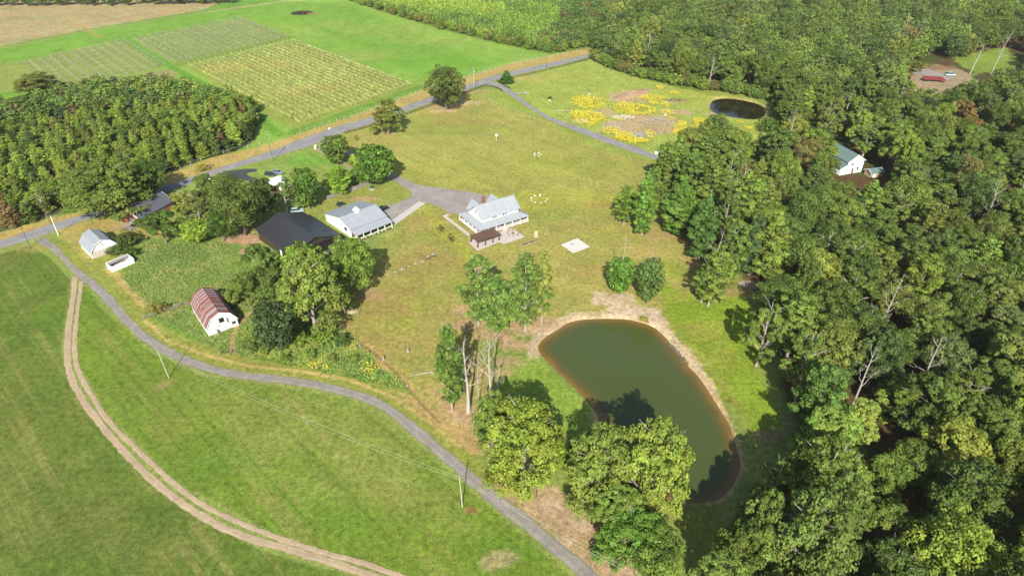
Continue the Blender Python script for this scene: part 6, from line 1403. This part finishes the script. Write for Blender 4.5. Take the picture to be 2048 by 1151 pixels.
# ------------------------------------------------------------------ vineyards
def vine_mesh(L, seed, hgt=1.5, dens=7, width=.5, size=.42, gappy=.0):
    r = np.random.default_rng(seed); n = int(L*dens); x = r.uniform(0, L, n)
    if gappy: x = x[vn(x/1.4, x*0, seed) > gappy]; n = len(x)
    z = r.uniform(.45, hgt, n)*(.85+.3*vn(x/2, x*0+3, seed)); y = r.normal(size=n)*width*.4
    nn = unit(np.stack([r.normal(size=n)*.5, r.normal(size=n), np.abs(r.normal(size=n))*.9], 1)); t = unit(np.cross(nn, r.normal(size=(n, 3)))); b = np.cross(nn, t); s = size*r.uniform(.6, 1.3, (n, 1)); p = np.stack([x, y, z], 1)
    V = np.stack([p-t*s, p+b*s*.7, p+t*s, p-b*s*.7], 1).reshape(-1, 3); return np_mesh('vines', V, np.arange(4*n).reshape(n, 4), M['leaf'], False, {'tone': ('FLOAT', np.repeat(r.random(n), 4))})
def trellis_mesh(L, step, H, r, mat, wires=(.9, 1.5)):
    b = MB(); n = int(L/step)
    for k in range(n+1): x = min(L, k*step); b.box(x-r, x+r, -r, r, 0, H*(1.08 if k in (0, n) else 1))
    for z in wires: b.tube([(0,0,z),(L,0,z)], [.018,.018], 3, cap=False)
    me = bpy.data.meshes.new('trellis'); me.from_pydata(b.V, [], b.F); me.materials.append(mat); return me
def block(name, p0, p1, off, nrow, L, seeds, vcol, post, step, H, lab, grp, vk, clip=None):
    """rows start on the line p0->p1 and run along off"""
    vm = [vine_mesh(L, s, **vk) for s in seeds]; tm = trellis_mesh(L, step, H, .06, post); a = math.atan2(off[1], off[0])
    for k in range(nrow):
        f = (k+.5)/nrow; x, y = p0[0]+(p1[0]-p0[0])*f, p0[1]+(p1[1]-p0[1])*f
        o = thing('vine_row', lab % ordinal(k+1), 'vine row', (x, y, 0), a, grp); v_ = link('vines', vm[k % len(vm)], o); v_.color = (*jc(vcol, .16, rnd), 1); link('trellis', tm, o)
        v_.scale = (1, 1, rnd.uniform(.9, 1.1))
A0, A1, A2, A3 = G(372,132), G(588,80), G(834,172), G(592,258)
d_ = (A2[0]-A1[0], A2[1]-A1[1]); La = math.hypot(*d_)
block('vine', A1, A0, d_, 22, La-3, (1, 2, 3), (.23,.25,.075), M['pole_grey'], 6.5, 2.1, '%s row of the yellow-green main vineyard counted from the far field side', 'rows of the main vineyard', dict(hgt=1.5, dens=9, width=.45, size=.36))
B0, B1, B2, B3 = G(266,78), G(354,128), G(588,74), G(488,40)
d_ = (B2[0]-B1[0], B2[1]-B1[1]); block('vine', B0, B1, d_, 27, math.hypot(*d_)-2, (4, 5, 6), (.14,.17,.055), M['pole_grey'], 5.5, 2.0, '%s row of the upper right vineyard counted from its top', 'rows of the upper right vineyard', dict(hgt=1.3, dens=4, width=.35, size=.3, gappy=.35))
C0, C1, C2 = G(246,79), G(333,131), G(40,128)
d_ = (C2[0]-C0[0], C2[1]-C0[1]); block('vine', C0, C1, d_, 26, min(math.hypot(*d_), 96), (7, 8, 9), (.14,.165,.06), M['pole_grey'], 6.5, 2.0, '%s row of the left vineyard counted from its top', 'rows of the left vineyard', dict(hgt=1.2, dens=3.5, width=.35, size=.28, gappy=.4))
# ------------------------------------------------------------------ tall grass, weeds, wild flowers
def tufts(name, poly, n, hr, wr, cols, seed, label, holes=(), mask=None, cat_='grass', flat=1.1, world=False):
    r = np.random.default_rng(seed); p = poly if world else GP(poly); xs = [q[0] for q in p]; yy = [q[1] for q in p]
    x = r.uniform(min(xs), max(xs), n); y = r.uniform(min(yy), max(yy), n); ok = sdf(x, y, p)+(vn(x/3, y/3, seed)-.5)*3 > 0
    for h_ in holes: ok &= ~inside(x, y, GP(h_))
    if mask is not None: ok &= mask(x, y, r)
    x, y = x[ok], y[ok]; n = len(x); h = r.uniform(*hr, n)*(.5+fbm(x/4, y/4, seed+1)); w = r.uniform(*wr, n); a = r.random(n)*6.28
    cl = np.asarray(cols); k = np.clip((fbm(x/5, y/5, seed+2)*1.5-.25+r.normal(size=n)*.16)*len(cl), 0, len(cl)-1).astype(int); c = cl[k]*r.uniform(.7, 1.3, (n, 1))
    dx, dy = np.cos(a)*w/2, np.sin(a)*w/2; lx, ly = r.normal(size=n)*h*flat, r.normal(size=n)*h*flat; z = np.zeros(n)
    V = np.stack([np.stack([x-dx, y-dy, z], 1), np.stack([x+dx, y+dy, z], 1), np.stack([x+dx*.7+lx, y+dy*.7+ly, h], 1), np.stack([x-dx*.7+lx, y-dy*.7+ly, h], 1)], 1).reshape(-1, 3)
    Cc = np.concatenate([np.repeat(c, 4, 0), np.ones((4*n, 1))], 1); Cc[:, :3] = np.clip(Cc[:, :3], 0, .9)
    me = np_mesh(name, V, np.arange(4*n).reshape(n, 4), M['leafcol'], False, {'col': ('FLOAT_COLOR', Cc)}); o = link(name, me); tag(o, label, cat_, None, 'stuff'); return o
BLD = [[(160,492),(170,465),(215,455),(245,495),(192,520)], [(213,528),(228,545),(275,525),(262,505)], [(378,615),(415,590),(480,640),(418,676)], [(440,455),(520,455),(525,500),(500,512),(455,480)]]
TR = [(600,600),(540,618),(500,625),(478,648),(463,672),(465,700),(476,720)]; TRW = GP(TR)
tufts('long_grass', [(208,478),(330,486),(455,484),(500,512),(560,560),(690,660),(760,740),(820,785),(760,762),(600,730),(480,708),(380,674),(305,632),(265,585)], 120000, (.08,.32), (.15,.35), [(.115,.165,.042),(.14,.19,.048),(.17,.205,.055),(.20,.22,.065),(.24,.225,.08)], 71, 'rough long grass and weeds filling the field behind the rusty-roofed barn', BLD, lambda x, y, r: seg_dist(x, y, TRW) > .9)
tufts('weed_bank', [(480,660),(560,640),(640,665),(700,670),(760,735),(800,775),(700,752),(600,728),(500,716)], 42000, (.2,.65), (.2,.4), [(.09,.16,.035),(.13,.21,.04),(.17,.23,.045),(.21,.25,.05),(.26,.26,.06)], 72, 'thick weedy bank between the dark bush and the lane bend', (), None, 'weeds')
tufts('paddock_grass', [(1040,195),(1010,170),(1180,122),(1340,176),(1470,206),(1530,245),(1530,300),(1345,322),(1250,285),(1120,244)], 30000, (.08,.3), (.2,.45), [(.20,.25,.05),(.23,.26,.06),(.25,.24,.09)], 73, 'rough grass of the flowery paddock', [[(1400,190),(1540,200),(1540,245),(1410,238)]])
FL = []
def fp(cx, cy, rx, ry, n, ring=0, seed=1):
    r = np.random.default_rng(seed+int(cx)); X0, Y0 = G(cx, cy); s = PPM(X0, Y0); sy = FPX*CAMH/(Y0*CP+CAMH*SP)**2; n = int(n*1.7); a = r.random(n)*6.28; q = np.sqrt(r.random(n)); q = ring+(1-ring)*q
    q *= np.where(r.random(n) < .12, 1.25, 1)*(.75+.5*vn(np.cos(a)*2+5, np.sin(a)*2+5, seed)); FL.append((X0+np.cos(a)*q*rx/s, Y0+np.sin(a)*q*ry/sy))
for k, q in enumerate([(1178,207,34,13,1500,0),(1170,200,20,7,500,0),(1176,238,30,15,1700,0),(1155,230,14,7,400,0),(1250,217,24,13,1000,0),(1278,220,27,11,1300,.55),(1303,197,27,5,700,0),(1307,207,10,4,200,0),(1330,210,8,6,200,0),(1334,226,14,5,260,0),(1222,262,16,8,500,0),(1248,275,20,9,900,0),(1275,283,22,5,600,0),(1300,270,10,9,260,0),(1360,260,12,10,500,0),(1380,268,32,9,1400,0),(1402,255,12,12,500,0),(1365,248,8,5,260,0),(1400,243,14,5,400,0),(1418,248,12,5,400,0),(1458,269,20,6,450,0),(1349,188,10,3,160,0),(1319,176,7,4,200,0),(1480,246,8,3,90,0),(1440,260,6,3,90,0),(1500,258,10,3,120,0),(1200,232,10,6,120,0),(1240,240,8,5,80,0),(1340,240,10,5,90,0)]): fp(*q, seed=k)
FL.append((np.random.default_rng(2).normal(size=130)*1.3+G(742,738)[0], np.random.default_rng(3).normal(size=130)*1.3+G(742,738)[1])); FL.append((np.random.default_rng(5).normal(size=60)*1.0+G(630,732)[0], np.random.default_rng(6).normal(size=60)*.6+G(630,732)[1])); FL.append((np.random.default_rng(8).normal(size=40)*.6+G(656,738)[0], np.random.default_rng(9).normal(size=40)*.5+G(656,738)[1]))
fx = np.concatenate([f[0] for f in FL]); fy = np.concatenate([f[1] for f in FL]); r = np.random.default_rng(4); n = len(fx)
hh_ = r.uniform(.35, 1.0, n); nn = unit(np.stack([r.normal(size=n)*.5, r.normal(size=n)*.5-.4, np.ones(n)], 1)); t = unit(np.cross(nn, r.normal(size=(n, 3)))); b_ = np.cross(nn, t); s = r.uniform(.14, .36, (n, 1)); p = np.stack([fx, fy, hh_], 1)
V = np.stack([p-t*s*.6, p+b_*s*.5, p+t*s*.6, p-b_*s*.5], 1).reshape(-1, 3); c = np.where((r.random(n) < .7)[:, None], np.array([[.58,.47,.03]]), np.array([[.16,.18,.035]]))*r.uniform(.75, 1.2, (n, 1))
me = np_mesh('wildflowers', V, np.arange(4*n).reshape(n, 4), M['leafcol'], False, {'col': ('FLOAT_COLOR', np.concatenate([np.repeat(c, 4, 0), np.ones((4*n, 1))], 1))}); tag(link('wildflowers', me), 'bright yellow wild flowers in drifts over the paddock', 'flowers', None, 'stuff')

# ------------------------------------------------------------------ thin summer air
hz = MB(); hz.box(-1400, 1400, -60, 1500, -4.0, 135); ho = mesh_obj('haze', hz.V, hz.F); tag(ho, kind='stuff')
hm = bpy.data.materials.new('summer_air'); hm.use_nodes = True; hn = hm.node_tree; hn.nodes.clear()
vo = hn.nodes.new('ShaderNodeVolumePrincipled'); vo.inputs['Density'].default_value = .00006; vo.inputs['Color'].default_value = (1, .98, .93, 1); vo.inputs['Anisotropy'].default_value = .2
ou = hn.nodes.new('ShaderNodeOutputMaterial'); hn.links.new(vo.outputs[0], ou.inputs['Volume']); ho.data.materials.append(hm)
